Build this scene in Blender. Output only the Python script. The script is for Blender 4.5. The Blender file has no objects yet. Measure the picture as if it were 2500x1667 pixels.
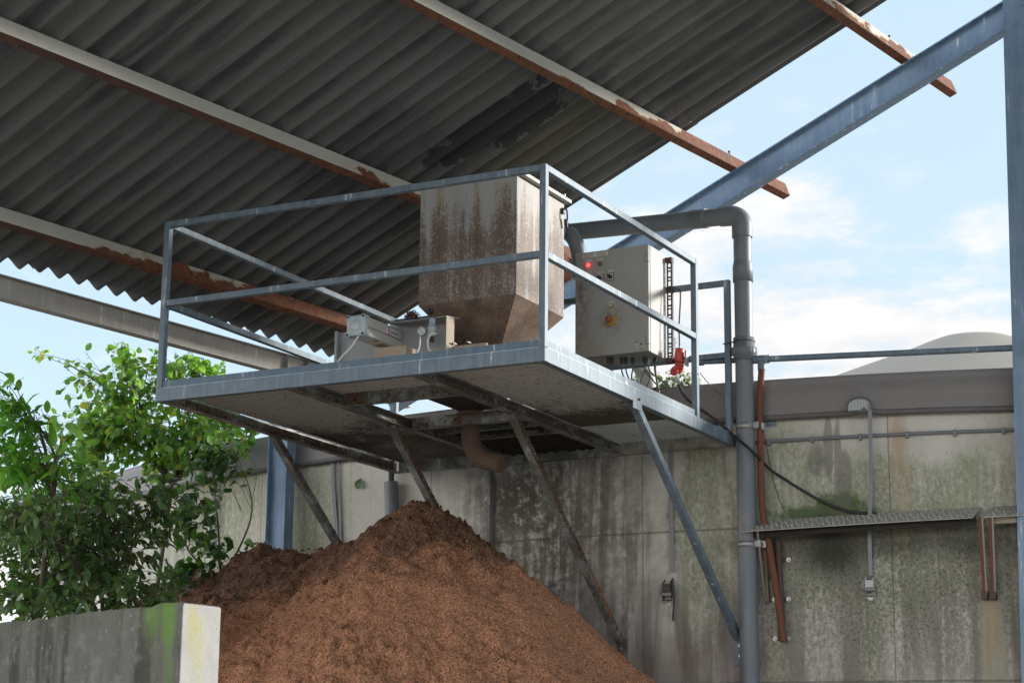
import bpy, bmesh, math, random
import numpy as np
from mathutils import Vector, Matrix
random.seed(7)
C = bpy.context.scene.collection
PI = math.pi
rad = math.radians
def V(*a): return Vector(a[0] if len(a) == 1 else a)

# ------------------------------------------------------------------ survey of the place
# metres; x along the platform front, y towards the tank, z up (platform underside at 0, yard at GZ)
GZ = -4.15
CAM = V(4.9847, -9.9018, -2.5229)
CR, CU, CF, FPX = V(.886672, .462296, .009763), V(.098363, -.209204, .972912), V(-.451816, .861694, .230968), 4962.134
W, D, YP, FH, HM, H, T, YB = 2.6964, 2.9124, 2.2669, .128, .6469, 1.16, .04, 2.8454
TX, TY, TR = -1.196, 13.951, 11.01
EU, EV, EN = V(.147135, .989116, 0), V(.923035, -.137305, .359381), V(-.355469, .052878, .933191)
EW = V(.989116, -.147135, 0)
E0 = V(-4.139, .311, 1.096)
PS = (.552, 2.067, 3.538, 5.055)          # purlins, metres up the slope
def ray(m): return CF + CR*((m[0]-1250)/FPX) - CU*((m[1]-833.5)/FPX)
def pl(m, p0, n):
    d = ray(m); n = V(n); return CAM + d*(((V(p0)-CAM).dot(n))/d.dot(n))
def ony(m, y): return pl(m, (0, y, 0), (0, 1, 0))
def onx(m, x): return pl(m, (x, 0, 0), (1, 0, 0))
def onz(m, z): return pl(m, (0, 0, z), (0, 0, 1))
def oncyl(m, off=0):
    d = ray(m); R = TR+off; a = d.x**2+d.y**2; b = 2*(d.x*(CAM.x-TX)+d.y*(CAM.y-TY)); c = (CAM.x-TX)**2+(CAM.y-TY)**2-R*R
    return CAM + d*((-b-math.sqrt(max(b*b-4*a*c, 0)))/(2*a))
def at(m, dist): return CAM + ray(m)*dist
def cylp(x, z, off=0):                     # point on the tank wall at this x
    return V(x, TY-math.sqrt((TR+off)**2-(x-TX)**2), z)
def cyln(p):
    v = V(p.x-TX, p.y-TY, 0); return v.normalized()

# ------------------------------------------------------------------ node helper
class NT:
    def __init__(s, name):
        s.m = bpy.data.materials.new(name); s.m.use_nodes = True
        s.t = s.m.node_tree; s.t.nodes.clear(); s.out = s.t.nodes.new('ShaderNodeOutputMaterial')
    def n(s, typ, **k):
        nd = s.t.nodes.new(typ)
        for a, b in k.items(): setattr(nd, a, b)
        return nd
    def set(s, sock, v):
        if hasattr(v, 'is_output') or isinstance(v, bpy.types.NodeSocket): s.t.links.new(v, sock)
        elif isinstance(v, (tuple, list)) and len(v) == 3 and sock.type == 'RGBA': sock.default_value = (*v, 1)
        else: sock.default_value = v
    def pos(s):
        if not hasattr(s, '_p'): s._p = s.n('ShaderNodeNewGeometry')
        return s._p.outputs['Position']
    def nrm(s): s.pos(); return s._p.outputs['Normal']
    def island(s): s.pos(); return s._p.outputs['Random Per Island']
    def uv(s): return s.n('ShaderNodeTexCoord').outputs['UV']
    def math(s, op, a, b=0, c=None, clamp=False):
        nd = s.n('ShaderNodeMath', operation=op, use_clamp=clamp); s.set(nd.inputs[0], a); s.set(nd.inputs[1], b)
        if c is not None: s.set(nd.inputs[2], c)
        return nd.outputs[0]
    def vmath(s, op, a, b=(0, 0, 0)):
        nd = s.n('ShaderNodeVectorMath', operation=op); s.set(nd.inputs[0], a)
        if op == 'SCALE': s.set(nd.inputs[3], b)
        else: s.set(nd.inputs[1], b)
        return nd.outputs[1] if op in ('DOT_PRODUCT', 'LENGTH', 'DISTANCE') else nd.outputs[0]
    def sep(s, v):
        nd = s.n('ShaderNodeSeparateXYZ'); s.set(nd.inputs[0], v); return nd.outputs
    def comb(s, x, y, z):
        nd = s.n('ShaderNodeCombineXYZ')
        for i, q in enumerate((x, y, z)): s.set(nd.inputs[i], q)
        return nd.outputs[0]
    def noise(s, vec, scale=1, detail=4, rough=.55, sc3=None, dist=0):
        if sc3: vec = s.vmath('MULTIPLY', vec, sc3)
        nd = s.n('ShaderNodeTexNoise'); s.set(nd.inputs['Vector'], vec); s.set(nd.inputs['Scale'], scale)
        s.set(nd.inputs['Detail'], detail); s.set(nd.inputs['Roughness'], rough); s.set(nd.inputs['Distortion'], dist)
        return nd.outputs['Fac']
    def voro(s, vec, scale, feature='F1', sc3=None):
        if sc3: vec = s.vmath('MULTIPLY', vec, sc3)
        nd = s.n('ShaderNodeTexVoronoi', feature=feature); s.set(nd.inputs['Vector'], vec); s.set(nd.inputs['Scale'], scale)
        return nd.outputs
    def step(s, v, lo, hi):                # smooth 0..1
        nd = s.n('ShaderNodeMapRange', interpolation_type='SMOOTHSTEP'); s.set(nd.inputs[0], v)
        s.set(nd.inputs[1], lo); s.set(nd.inputs[2], hi)
        return nd.outputs[0]
    def mix(s, f, a, b, typ='MIX'):
        nd = s.n('ShaderNodeMix', data_type='RGBA', blend_type=typ, clamp_factor=True)
        s.set(nd.inputs[0], f); s.set(nd.inputs[6], a); s.set(nd.inputs[7], b)
        return nd.outputs[2]
    def blob(s, x, y, cx, cy, rx, ry, wob=None, amp=.4, soft=.35):
        dx = s.math('MULTIPLY', s.math('SUBTRACT', x, cx), 1/rx); dy = s.math('MULTIPLY', s.math('SUBTRACT', y, cy), 1/ry)
        d = s.math('SQRT', s.math('ADD', s.math('MULTIPLY', dx, dx), s.math('MULTIPLY', dy, dy)))
        if wob is not None: d = s.math('ADD', d, s.math('MULTIPLY', s.math('SUBTRACT', wob, .5), amp*2))
        return s.math('SUBTRACT', 1, s.step(d, 1-soft, 1+soft))
    def bump(s, h, strength=.3, dist=.01, base=None):
        nd = s.n('ShaderNodeBump'); s.set(nd.inputs['Strength'], strength); s.set(nd.inputs['Distance'], dist); s.set(nd.inputs['Height'], h)
        if base is not None: s.set(nd.inputs['Normal'], base)
        return nd.outputs[0]
    def bsdf(s, col, rough=.6, metal=0, normal=None, spec=.4, **k):
        b = s.n('ShaderNodeBsdfPrincipled'); s.set(b.inputs['Base Color'], col); s.set(b.inputs['Roughness'], rough)
        s.set(b.inputs['Metallic'], metal); s.set(b.inputs['Specular IOR Level'], spec)
        if normal is not None: s.set(b.inputs['Normal'], normal)
        for a, q in k.items(): s.set(b.inputs[a.replace('_', ' ')], q)
        s.t.links.new(b.outputs[0], s.out.inputs[0]); return s.m

M = {}
def m_galv(name, c1=(.30, .36, .41), c2=(.46, .52, .57), dirt=0, rust=0, metal=.15, rough=.58):
    g = NT(name); p = g.pos(); x, y, z = g.sep(p)
    n1 = g.noise(p, 9, 5, .6); st = g.noise(p, 1, 4, .6, (28, 28, 2.2)); n2 = g.noise(p, 120, 2)
    col = g.mix(g.step(g.math('ADD', g.math('MULTIPLY', n1, .4), g.math('ADD', g.math('MULTIPLY', st, .45), g.math('MULTIPLY', n2, .15))), .30, .74), c1, c2)
    drip = g.math('MULTIPLY', g.step(st, .60, .68), g.step(n1, .42, .6))
    col = g.mix(g.math('MULTIPLY', drip, .6), col, (.72, .76, .78))
    sp = g.math('MULTIPLY', g.step(g.noise(p, 55, 2), .70, .76), .6)
    col = g.mix(sp, col, (.12, .115, .11))
    r = g.math('ADD', rough, g.math('MULTIPLY', g.math('SUBTRACT', n1, .5), .3))
    mt = metal
    if dirt:
        up = g.sep(g.nrm())[2]
        cr = g.noise(p, 26, 5, .7); d2 = g.noise(p, 3.1, 3, .6)
        dm = g.step(g.math('ADD', g.math('ADD', g.math('MULTIPLY', cr, .55), g.math('MULTIPLY', d2, .55)), g.math('MULTIPLY', up, .28)), .70-dirt*.3, .82-dirt*.3)
        dc = g.mix(g.step(g.noise(p, 70, 3, .7), .38, .62), (.030, .023, .018), (.20, .105, .06))
        grime = g.step(g.noise(p, 5, 5, .7), .42-dirt*.12, .62-dirt*.1)
        col = g.mix(g.math('MULTIPLY', grime, .8), col, (.065, .06, .045)); col = g.mix(dm, col, dc)
        mt = g.math('MULTIPLY', metal, g.math('SUBTRACT', 1, g.math('MAXIMUM', dm, grime))); r = g.math('ADD', r, g.math('MULTIPLY', dm, .4))
    h = g.math('ADD', g.math('MULTIPLY', n1, .4), g.math('MULTIPLY', n2, .15))
    return g.bsdf(col, r, mt, g.bump(h, .25, .004))
M['galv'] = m_galv('galvanised_steel', (.085, .122, .158), (.19, .232, .265))
M['galv_kick'] = m_galv('smooth_kick_plate', (.07, .115, .16), (.125, .175, .22))
M['galv_edge'] = m_galv('zinc_run_edge', (.24, .33, .41), (.42, .50, .56))
M['galv_warm'] = m_galv('dull_grey_steel', (.30, .285, .26), (.40, .385, .35), metal=.1, rough=.6)
M['galv_blue'] = m_galv('galvanised_column', (.13, .205, .30), (.235, .325, .425))
M['galv_dirty'] = m_galv('soiled_steel', (.24, .25, .24), (.40, .41, .40), dirt=.62, metal=.3)
M['galv_grime'] = m_galv('grimy_steel', (.30, .285, .25), (.46, .44, .39), dirt=.12, metal=.1, rough=.6)

def m_purlin():
    g = NT('peeling_purlin_paint'); p = g.pos(); q = g.vmath('SUBTRACT', p, tuple(E0))
    a = g.vmath('DOT_PRODUCT', q, tuple(EU)); h = g.vmath('DOT_PRODUCT', q, tuple(EN)); sv = g.vmath('DOT_PRODUCT', q, tuple(EV))
    co = g.comb(a, h, sv)
    big = g.noise(co, 1, 2, .5, (3.4, 5, 1.1)); ed = g.noise(co, 1, 5, .65, (22, 30, 9))
    v = g.math('MULTIPLY', h, -1/.12)                                 # 0 top of web, 1 bottom
    up = g.math('MULTIPLY', g.math('SUBTRACT', sv, 2.067), .22)       # upper purlins rust further
    f = g.math('ADD', g.math('MULTIPLY', g.math('SUBTRACT', a, .95), .36), g.math('MULTIPLY', up, -1.0))
    val = g.math('ADD', g.math('ADD', g.math('MULTIPLY', v, .42), f), g.math('ADD', g.math('MULTIPLY', g.math('SUBTRACT', big, .5), 1.5), g.math('MULTIPLY', g.math('SUBTRACT', ed, .5), .35)))
    rust = g.step(val, .47, .50)
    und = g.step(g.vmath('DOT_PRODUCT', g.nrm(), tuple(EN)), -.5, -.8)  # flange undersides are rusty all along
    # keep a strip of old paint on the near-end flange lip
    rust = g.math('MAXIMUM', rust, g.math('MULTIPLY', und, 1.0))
    rn = g.noise(p, 30, 5, .7); rn2 = g.noise(p, 6, 4, .6)
    rc = g.mix(g.step(rn, .35, .65), (.085, .032, .018), (.20, .075, .034)); rc = g.mix(g.step(a, 1.0, -.8), rc, (.075, .04, .03)); rc = g.mix(g.step(rn2, .5, .7), rc, (.10, .052, .036))
    pc = g.mix(g.noise(p, 4, 4), (.36, .36, .32), (.44, .43, .385))
    halo = g.math('MULTIPLY', g.step(val, .40, .47), .6)
    pc = g.mix(halo, pc, (.36, .25, .14))
    col = g.mix(rust, pc, rc)
    return g.bsdf(col, g.math('ADD', .55, g.math('MULTIPLY', rust, .3)), 0, g.bump(g.math('ADD', g.math('MULTIPLY', rust, -.4), g.math('MULTIPLY', rn, .3)), .4, .004))
M['purlin'] = m_purlin()

def m_roof():
    g = NT('fibre_cement'); p = g.pos(); q = g.vmath('SUBTRACT', p, tuple(E0))
    a = g.vmath('DOT_PRODUCT', q, tuple(EU)); sv = g.vmath('DOT_PRODUCT', q, tuple(EV)); h = g.vmath('DOT_PRODUCT', q, tuple(EN))
    co = g.comb(a, sv, 0)
    n1 = g.noise(co, 1, 5, .6, (2.2, 1.0, 1)); n2 = g.noise(co, 60, 3, .6); n3 = g.noise(co, 1, 4, .6, (9, .7, 1))
    isl = g.island(); col = g.mix(n1, (.12, .12, .121), (.20, .195, .185)); col = g.mix(g.math('MULTIPLY', isl, .35), col, (.085, .085, .085)); col = g.mix(g.math('MULTIPLY', g.step(n2, .5, .75), .3), col, (.06, .06, .062))
    col = g.mix(g.math('MULTIPLY', g.step(n3, .50, .64), .6), col, (.055, .055, .058))
    col = g.mix(g.math('MULTIPLY', g.step(n3, .42, .30), .35), col, (.21, .19, .15))
    w = g.noise(co, 1, 8, .72, (8, 5, 1))
    P0 = pl((1262, 288), E0, EN); a0 = (P0-E0).dot(EU); s0 = (P0-E0).dot(EV)
    st = g.math('MAXIMUM', g.blob(a, sv, a0+.02, s0-.02, .24, .42, w, 1.2, .18), g.blob(a, sv, a0-.05, s0-.42, .13, .32, w, 1.3, .3))
    col = g.mix(g.math('MULTIPLY', g.step(st, .35, .55), .75), col, (.022, .022, .024))
    col = g.mix(g.math('MULTIPLY', g.blob(a, sv, a0+.55, s0-.25, .25, .9, w, .8, .4), .35), col, (.13, .12, .05))
    return g.bsdf(col, .85, 0, g.bump(g.math('ADD', n2, n1), .2, .003), spec=.2)
M['roof'] = m_roof()

def m_tank():
    g = NT('weathered_concrete'); u, z, _ = g.sep(g.uv())     # u = arc metres from x=TX, z = height
    co = g.comb(u, z, 0); P = g.pos()
    def U(x): return math.asin((x-TX)/TR)*TR
    n1 = g.noise(co, 1, 6, .65, (2.2, 1.6, 1)); st = g.noise(co, 1, 5, .6, (5.5, .55, 1)); st2 = g.noise(co, 1, 5, .65, (16, 1.1, 1))
    fine = g.noise(co, 75, 3, .65); med = g.noise(co, 14, 6, .7)
    col = g.mix(n1, (.38, .362, .32), (.64, .605, .54))
    col = g.mix(g.math('MULTIPLY', g.step(st2, .48, .70), .45), col, (.60, .56, .48))
    # purple-grey pigment streaks low on the wall
    low = g.step(z, -.75, -1.2)
    col = g.mix(g.math('MULTIPLY', g.math('MULTIPLY', g.step(st, .44, .60), low), .7), col, (.20, .17, .175))
    # algae
    band = g.math('ADD', g.blob(u, z, U(.95), -.50, 1.5, .28, n1, .8, .6), g.blob(u, z, U(.55), -.62, .9, .5, n1, 1.0, .6))
    for (x, zc, rx, rz) in ((.34, -.3, .22, .5), (1.6, -.6, .4, .5), (-.30, -.6, .16, .9), (-.30, -.1, .12, .3), (.95, -.75, .6, .4), (.22, -1.3, .12, .7), (-4.55, -.1, .5, .9), (-3.55, -.35, .35, .6), (-5.4, -.3, .6, .9), (.87, -1.3, .07, .6)):
        band = g.math('ADD', band, g.math('MULTIPLY', g.blob(u, z, U(x), zc, rx, rz, n1, .8, .7), .9))
    mf = g.noise(co, 1, 7, .75, (38, 22, 1)); alg = g.math('MULTIPLY', g.math('MINIMUM', band, 1), g.step(g.math('ADD', g.math('ADD', g.math('MULTIPLY', mf, .55), g.math('MULTIPLY', st2, .35)), g.math('MULTIPLY', med, .25)), .40, .66))
    col = g.mix(g.math('MULTIPLY', alg, .78), col, g.mix(g.step(med, .4, .62), (.125, .155, .06), (.22, .225, .13)))
    runs = g.noise(co, 1, 6, .7, (8, .45, 1)); rz_ = g.math('MAXIMUM', g.blob(u, z, U(1.0), -1.25, 1.3, .62, n1, .8, .5), g.math('MAXIMUM', g.blob(u, z, U(-.7), -.6, .8, .8, n1, .9, .6), g.math('MULTIPLY', g.blob(u, z, U(-3.6), -.1, 1.6, .5, n1, .8, .6), .4)))
    col = g.mix(g.math('MULTIPLY', g.math('MULTIPLY', g.step(g.math('ADD', runs, g.math('MULTIPLY', g.math('SUBTRACT', mf, .5), .3)), .50, .66), rz_), .55), col, (.12, .113, .09))
    col = g.mix(g.math('MULTIPLY', g.math('MULTIPLY', g.step(runs, .45, .34), g.math('MULTIPLY', rz_, g.step(u, U(-.2), U(.2)))), .4), col, (.54, .52, .47))
    # vivid moss just above the ledge
    ms = g.math('MULTIPLY', g.math('MAXIMUM', g.blob(u, z, U(.66), -.42, .17, .09, med, 1.0, .3), g.blob(u, z, U(.60), -.47, .35, .06, med, 1.2, .4)), 1)
    col = g.mix(g.math('MULTIPLY', ms, .85), col, (.045, .09, .02))
    # speckled dark lichen under the ledge and general pits
    dz_ = g.math('MULTIPLY', g.blob(u, z, U(1.1), -1.15, 1.25, .62, n1, .6, .4), g.step(g.math('ADD', g.math('MULTIPLY', mf, .6), g.math('MULTIPLY', st, .5)), .36, .62))
    col = g.mix(g.math('MULTIPLY', dz_, .62), col, (.15, .145, .115))
    lich = g.math('MULTIPLY', g.step(g.noise(co, 46, 6, .8), .50, .60), g.blob(u, z, U(1.05), -.95, 1.1, .5, n1, .8, .6))
    col = g.mix(g.math('MULTIPLY', lich, .75), col, (.06, .055, .038))
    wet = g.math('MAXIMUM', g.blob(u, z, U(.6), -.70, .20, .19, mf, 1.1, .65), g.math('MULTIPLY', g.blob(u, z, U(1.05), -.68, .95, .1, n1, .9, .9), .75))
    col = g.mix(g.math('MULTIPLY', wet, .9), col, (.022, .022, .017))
    # slurry splash under the platform
    spl = g.math('MULTIPLY', g.step(g.math('ADD', g.math('MULTIPLY', st2, .55), g.math('MULTIPLY', med, .55)), .38, .60), g.blob(u, z, U(-1.45), -.42, .70, .68, n1, 1.1, .8))
    core = g.math('MULTIPLY', g.blob(u, z, U(-1.72), -.28, .30, .30, med, 1.3, .5), g.step(med, .36, .5))
    col = g.mix(g.math('MULTIPLY', g.math('MAXIMUM', spl, core), .88), col, (.04, .034, .025))
    bro = g.math('MULTIPLY', g.blob(u, z, U(-1.1), -1.0, 1.0, .7, n1, 1.0, .7), g.step(st, .42, .6))
    col = g.mix(g.math('MULTIPLY', bro, .3), col, (.16, .14, .10))
    br2 = g.blob(u, z, U(-.6), -1.6, .7, .35, n1, 1.2, .6)
    col = g.mix(g.math('MULTIPLY', br2, .5), col, (.12, .07, .045))
    # damp runs from the cover hem
    w2 = g.noise(co, 1, 3, .6, (3, 2, 1))
    run = g.math('MAXIMUM', g.blob(u, z, U(.60), -.02, .035, .24, w2, .8, .18), g.blob(u, z, U(.69), -.28, .065, .26, w2, .6, .15)); run = g.math('MAXIMUM', run, g.blob(u, z, U(.66), -.06, .03, .25, w2, .8, .18)); run = g.math('MAXIMUM', run, g.blob(u, z, U(.52), -.10, .06, .10, w2, .8, .3))
    col = g.mix(g.math('MULTIPLY', run, .6), col, (.13, .12, .105))
    # rust runs
    for (x, zc, rx, rz, c, k) in ((1.06, .02, .05, .16, (.36, .23, .12), .5), (1.07, -.25, .06, .35, (.34, .24, .13), .35), (1.575, -1.3, .022, .24, (.26, .15, .03), .85), (1.625, -1.22, .02, .16, (.36, .15, .06), .85)):
        col = g.mix(g.math('MULTIPLY', g.blob(u, z, U(x), zc, rx, rz, mf, .9, .8), k), col, c)
    halo = g.blob(u, z, U(1.6), -1.5, .085, .5, st2, .3, .25)
    col = g.mix(g.math('MULTIPLY', halo, .55), col, (.33, .31, .22))
    pits = g.step(g.noise(co, 26, 4, .7), .69, .73)
    col = g.mix(g.math('MULTIPLY', pits, .8), col, (.05, .045, .035))
    col = g.mix(g.math('MULTIPLY', g.step(fine, .56, .72), .4), col, (.10, .095, .08))
    # formwork joints
    seam = None
    for zj in (-.55, -1.59):
        d = g.math('ABSOLUTE', g.math('ADD', g.math('SUBTRACT', z, zj), g.math('MULTIPLY', g.math('SUBTRACT', med, .5), .015)))
        s_ = g.step(d, .012, .003); seam = s_ if seam is None else g.math('MAXIMUM', seam, s_)
    for x in (-.716, .993, -2.45, -4.2, 2.75):
        d = g.math('ABSOLUTE', g.math('ADD', g.math('SUBTRACT', u, U(x)), g.math('MULTIPLY', g.math('SUBTRACT', med, .5), .012)))
        seam = g.math('MAXIMUM', seam, g.step(d, .007, .002))
    col = g.mix(g.math('MULTIPLY', seam, .55), col, (.075, .07, .055))
    h = g.math('SUBTRACT', g.math('ADD', g.math('MULTIPLY', fine, .25), g.math('MULTIPLY', med, .5)), g.math('ADD', g.math('MULTIPLY', seam, .9), g.math('MULTIPLY', pits, .7)))
    return g.bsdf(col, .88, 0, g.bump(h, .5, .006), spec=.25)
M['tank'] = m_tank()

def m_heap():
    g = NT('crumbly_manure_solids'); p = g.pos()
    n = g.noise(p, 85, 5, .75); f = g.noise(p, 230, 3, .7); b = g.noise(p, 2.2, 5, .6); mid = g.noise(p, 9, 4, .65)
    x, y, z = g.sep(p)
    top = g.math('ADD', g.math('MULTIPLY', g.math('ADD', z, .98), .62), g.math('MULTIPLY', g.math('ADD', x, 1.0), -.05))
    moist = g.step(g.math('ADD', g.math('ADD', g.math('MULTIPLY', b, .5), g.math('MULTIPLY', mid, .55)), g.math('MULTIPLY', top, 1.0)), .44, .70)
    dry = g.mix(g.step(n, .36, .62), (.15, .062, .033), (.60, .295, .165))
    dk = g.mix(g.step(n, .35, .7), (.018, .013, .011), (.27, .145, .09))
    col = g.mix(g.math('MULTIPLY', moist, .85), dry, dk); col = g.mix(g.math('MULTIPLY', g.step(f, .56, .72), .55), col, (.03, .018, .012))
    return g.bsdf(col, .95, 0, g.bump(g.math('ADD', n, g.math('MULTIPLY', f, .5)), .9, .012), spec=.15)
M['heap'] = m_heap()

def m_hopper():
    g = NT('soiled_hopper_paint'); p = g.pos(); x, y, z = g.sep(p)
    st = g.noise(p, 1, 5, .6, (11, 11, .9)); st2 = g.noise(p, 1, 5, .7, (34, 34, 3.0)); sp = g.noise(p, 85, 3, .7); b = g.noise(p, 7, 5, .65)
    zt = g.math('MULTIPLY', g.math('SUBTRACT', 1.50, z), 1.35)        # soiling grows downwards from the splash line
    amt = g.math('MINIMUM', g.math('MAXIMUM', zt, .02), .5); amt = g.math('ADD', amt, g.math('MULTIPLY', g.step(g.sep(g.nrm())[0], .5, .9), .01))
    v = g.math('ADD', g.math('ADD', g.math('MULTIPLY', st, .75), g.math('MULTIPLY', st2, .35)), g.math('ADD', g.math('MULTIPLY', g.math('SUBTRACT', b, .5), .35), g.math('MULTIPLY', amt, .52)))
    soil = g.math('MULTIPLY', g.step(v, .56, .78), g.step(g.math('ADD', sp, g.math('MULTIPLY', v, .45)), .66, .90))
    pc = g.mix(b, (.25, .248, .242), (.35, .345, .33)); pc = g.mix(g.math('MULTIPLY', g.step(st, .5, .65), .55), pc, (.32, .27, .17))
    sc = g.mix(g.step(sp, .4, .65), (.068, .044, .032), (.175, .115, .082))
    col = g.mix(soil, pc, sc)
    sc2 = g.mix(g.step(g.math('ADD', g.math('MULTIPLY', b, .5), g.math('MULTIPLY', sp, .5)), .38, .64), (.075, .048, .035), (.20, .135, .10))
    col = g.mix(g.math('MULTIPLY', g.step(z, .74, .725), .88), col, sc2)
    dk = g.math('MULTIPLY', g.step(g.noise(p, 30, 4, .7), .66, .71), .7); col = g.mix(dk, col, (.035, .03, .02))
    return g.bsdf(col, .62, 0, g.bump(g.math('ADD', g.math('MULTIPLY', soil, .5), sp), .3, .003), spec=.35)
M['hopper'] = m_hopper()

def m_paint(name, c, rough=.5, vary=.25, metal=0, dirt=None, dscale=6, damt=.5, spec=.4, speck=.5, bumps=.15):
    g = NT(name); p = g.pos(); n = g.noise(p, dscale, 5, .65); f = g.noise(p, 90, 3, .7); s = g.noise(p, 1, 4, .6, (20, 20, 2))
    lo = tuple(q*(1-vary) for q in c); hi = tuple(min(1, q*(1+vary*.6)) for q in c)
    col = g.mix(g.math('ADD', g.math('MULTIPLY', n, .6), g.math('MULTIPLY', s, .4)), lo, hi)
    dc = dirt or tuple(q*.3 for q in c)
    col = g.mix(g.math('MULTIPLY', g.step(g.math('ADD', g.math('MULTIPLY', n, .7), g.math('MULTIPLY', s, .3)), .52, .72), damt), col, dc)
    col = g.mix(g.math('MULTIPLY', g.step(f, .66, .72), speck), col, dc)
    return g.bsdf(col, g.math('ADD', rough, g.math('MULTIPLY', g.math('SUBTRACT', n, .5), .2)), metal, g.bump(g.math('ADD', n, f), bumps, .003), spec=spec)
M['cream'] = m_paint('cabinet_enamel', (.37, .365, .32), .5, .22, dirt=(.20, .14, .08), damt=.45, dscale=8, speck=.5)
M['pvc'] = m_paint('grey_pvc', (.15, .165, .18), .48, .3, dirt=(.21, .185, .15), damt=.55, dscale=4, speck=.2)
M['pvc_light'] = m_paint('pale_pvc', (.42, .42, .38), .5, .15, dirt=(.2, .17, .1))
M['rust'] = m_paint('rusted_pipe', (.16, .062, .034), .85, .45, dirt=(.06, .03, .02), dscale=22, damt=.5, bumps=.5)
M['brown_steel'] = m_paint('brown_steel', (.085, .05, .042), .7, .35, dirt=(.03, .02, .018), dscale=15)
M['steel'] = m_paint('zinc_bolt', (.32, .32, .31), .4, .2, .6, dirt=(.16, .13, .1))
M['alu'] = m_paint('grey_cast_housing', (.38, .44, .47), .4, .12, .15, dirt=(.2, .17, .12), damt=.3)
M['alu_side'] = m_paint('aluminium_profile', (.55, .55, .52), .35, .12, .3, dirt=(.3, .22, .13), damt=.4, dscale=11)
M['plate'] = m_paint('grey_plate', (.30, .315, .33), .5, .15, .1, dirt=(.16, .13, .1), damt=.35)
M['soil_plate'] = m_paint('dusty_plate', (.33, .27, .20), .75, .35, dirt=(.13, .075, .045), dscale=18, damt=.85)
M['dust'] = m_paint('dust_caked_pipe', (.115, .072, .05), .95, .6, dirt=(.022, .017, .014), dscale=13, damt=1.0, bumps=1.0)
M['black'] = m_paint('black_rubber', (.02, .02, .022), .5, .3, dirt=(.08, .07, .06), damt=.4)
M['grime_shade'] = m_paint('black_dirt_and_shade', (.028, .024, .019), .95, .4, dirt=(.10, .06, .04), dscale=14, damt=.6, bumps=1.0)
M['wire'] = m_paint('grey_cable', (.10, .10, .10), .5, .2, damt=.2)
M['hose'] = m_paint('white_hose', (.62, .62, .57), .4, .1, dirt=(.4, .36, .28), damt=.3)
M['red'] = m_paint('red_plastic', (.55, .06, .045), .4, .12, dirt=(.32, .06, .05), damt=.3)
M['orange'] = m_paint('faded_red_cowl', (.36, .10, .06), .55, .2, dirt=(.2, .08, .05))
M['yellow'] = m_paint('yellow_plastic', (.40, .22, .05), .5, .25, dirt=(.25, .14, .05))
M['amber'] = m_paint('brown_lens', (.17, .10, .035), .35, .2)
M['lens'] = m_paint('pale_yellow_lens', (.55, .50, .28), .3, .1, damt=.2)
M['stopred'] = m_paint('worn_red_button', (.30, .09, .05), .55, .3, dirt=(.1, .05, .03))
M['white'] = m_paint('label_white', (.6, .6, .58), .5, .08, dirt=(.4, .38, .34), damt=.3, speck=.2)
M['mark'] = m_paint('label_ink', (.06, .06, .065), .6, .1)
M['pink'] = m_paint('label_red', (.55, .12, .18), .5, .1)
M['strap'] = m_paint('grey_strap', (.22, .22, .235), .7, .15, damt=.2)
M['strap_dark'] = m_paint('dirty_strap', (.055, .06, .058), .8, .25)
M['skirt'] = m_paint('weathered_membrane', (.195, .178, .166), .6, .28, dirt=(.125, .12, .09), dscale=3.5, damt=.6, bumps=.3, speck=.4)
M['hem'] = m_paint('hem_tube', (.11, .10, .098), .6, .2)
M['dome'] = m_paint('cover_membrane', (.36, .31, .25), .6, .12, dirt=(.29, .25, .20), dscale=.8, damt=.5, speck=.1, spec=.2)
M['wood'] = m_paint('weathered_timber', (.22, .15, .09), .8, .3, dirt=(.1, .06, .035))
M['tread_rib'] = m_paint('pale_tread_rib', (.58, .56, .48), .45, .2, .2, dirt=(.2, .18, .14), dscale=14, damt=.5)  # raised tread pattern, paler than the plate
M['tread'] = m_paint('chequer_plate', (.33, .32, .28), .55, .3, .25, dirt=(.085, .075, .06), dscale=9, damt=.7)
M['ground'] = m_paint('yard_concrete', (.38, .365, .33), .9, .25, dscale=1.3, speck=.2)
M['bank'] = m_paint('wooded_bank', (.07, .09, .045), .95, .5, dirt=(.03, .04, .02), dscale=.8, damt=.8)
def m_deck():
    g = NT('dirty_grating'); p = g.pos(); x, y, z = g.sep(p); n = g.noise(p, 3.2, 5, .65); sp = g.noise(p, 1, 4, .75, (30, 60, 30)); sl_ = g.noise(p, 1, 2, .5, (7, 60, 1))
    col = g.mix(n, (.40, .39, .365), (.54, .53, .50))
    back = g.math('MULTIPLY', g.step(y, .9, 2.2), .22)
    col = g.mix(g.step(g.math('ADD', g.math('ADD', g.math('MULTIPLY', n, .5), g.math('MULTIPLY', sp, .5)), back), .54, .70), col, (.10, .08, .056))
    col = g.mix(g.math('MULTIPLY', g.step(sp, .56, .66), .7), col, (.045, .038, .03)); col = g.mix(g.math('MULTIPLY', g.step(sl_, .69, .72), .8), col, (.03, .027, .024))
    return g.bsdf(col, .7, 0, g.bump(sp, .4, .004), spec=.3)
M['deck'] = m_deck(); M['mesh_lit'] = m_paint('lit_zinc_mesh', (.50, .50, .48), .5, .25, .1, dirt=(.12, .10, .08), dscale=5, damt=.7)
M['bark'] = m_paint('bark', (.10, .075, .055), .9, .35, dscale=25)
M['stem'] = m_paint('green_stem', (.13, .12, .06), .8, .35, dscale=25)
def m_emit(name, c, s):
    g = NT(name); return g.bsdf(c, .3, 0, Emission_Color=(*c, 1), Emission_Strength=s)
M['lamp'] = m_emit('lit_red_lens', (.9, .03, .03), 1.1)

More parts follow.
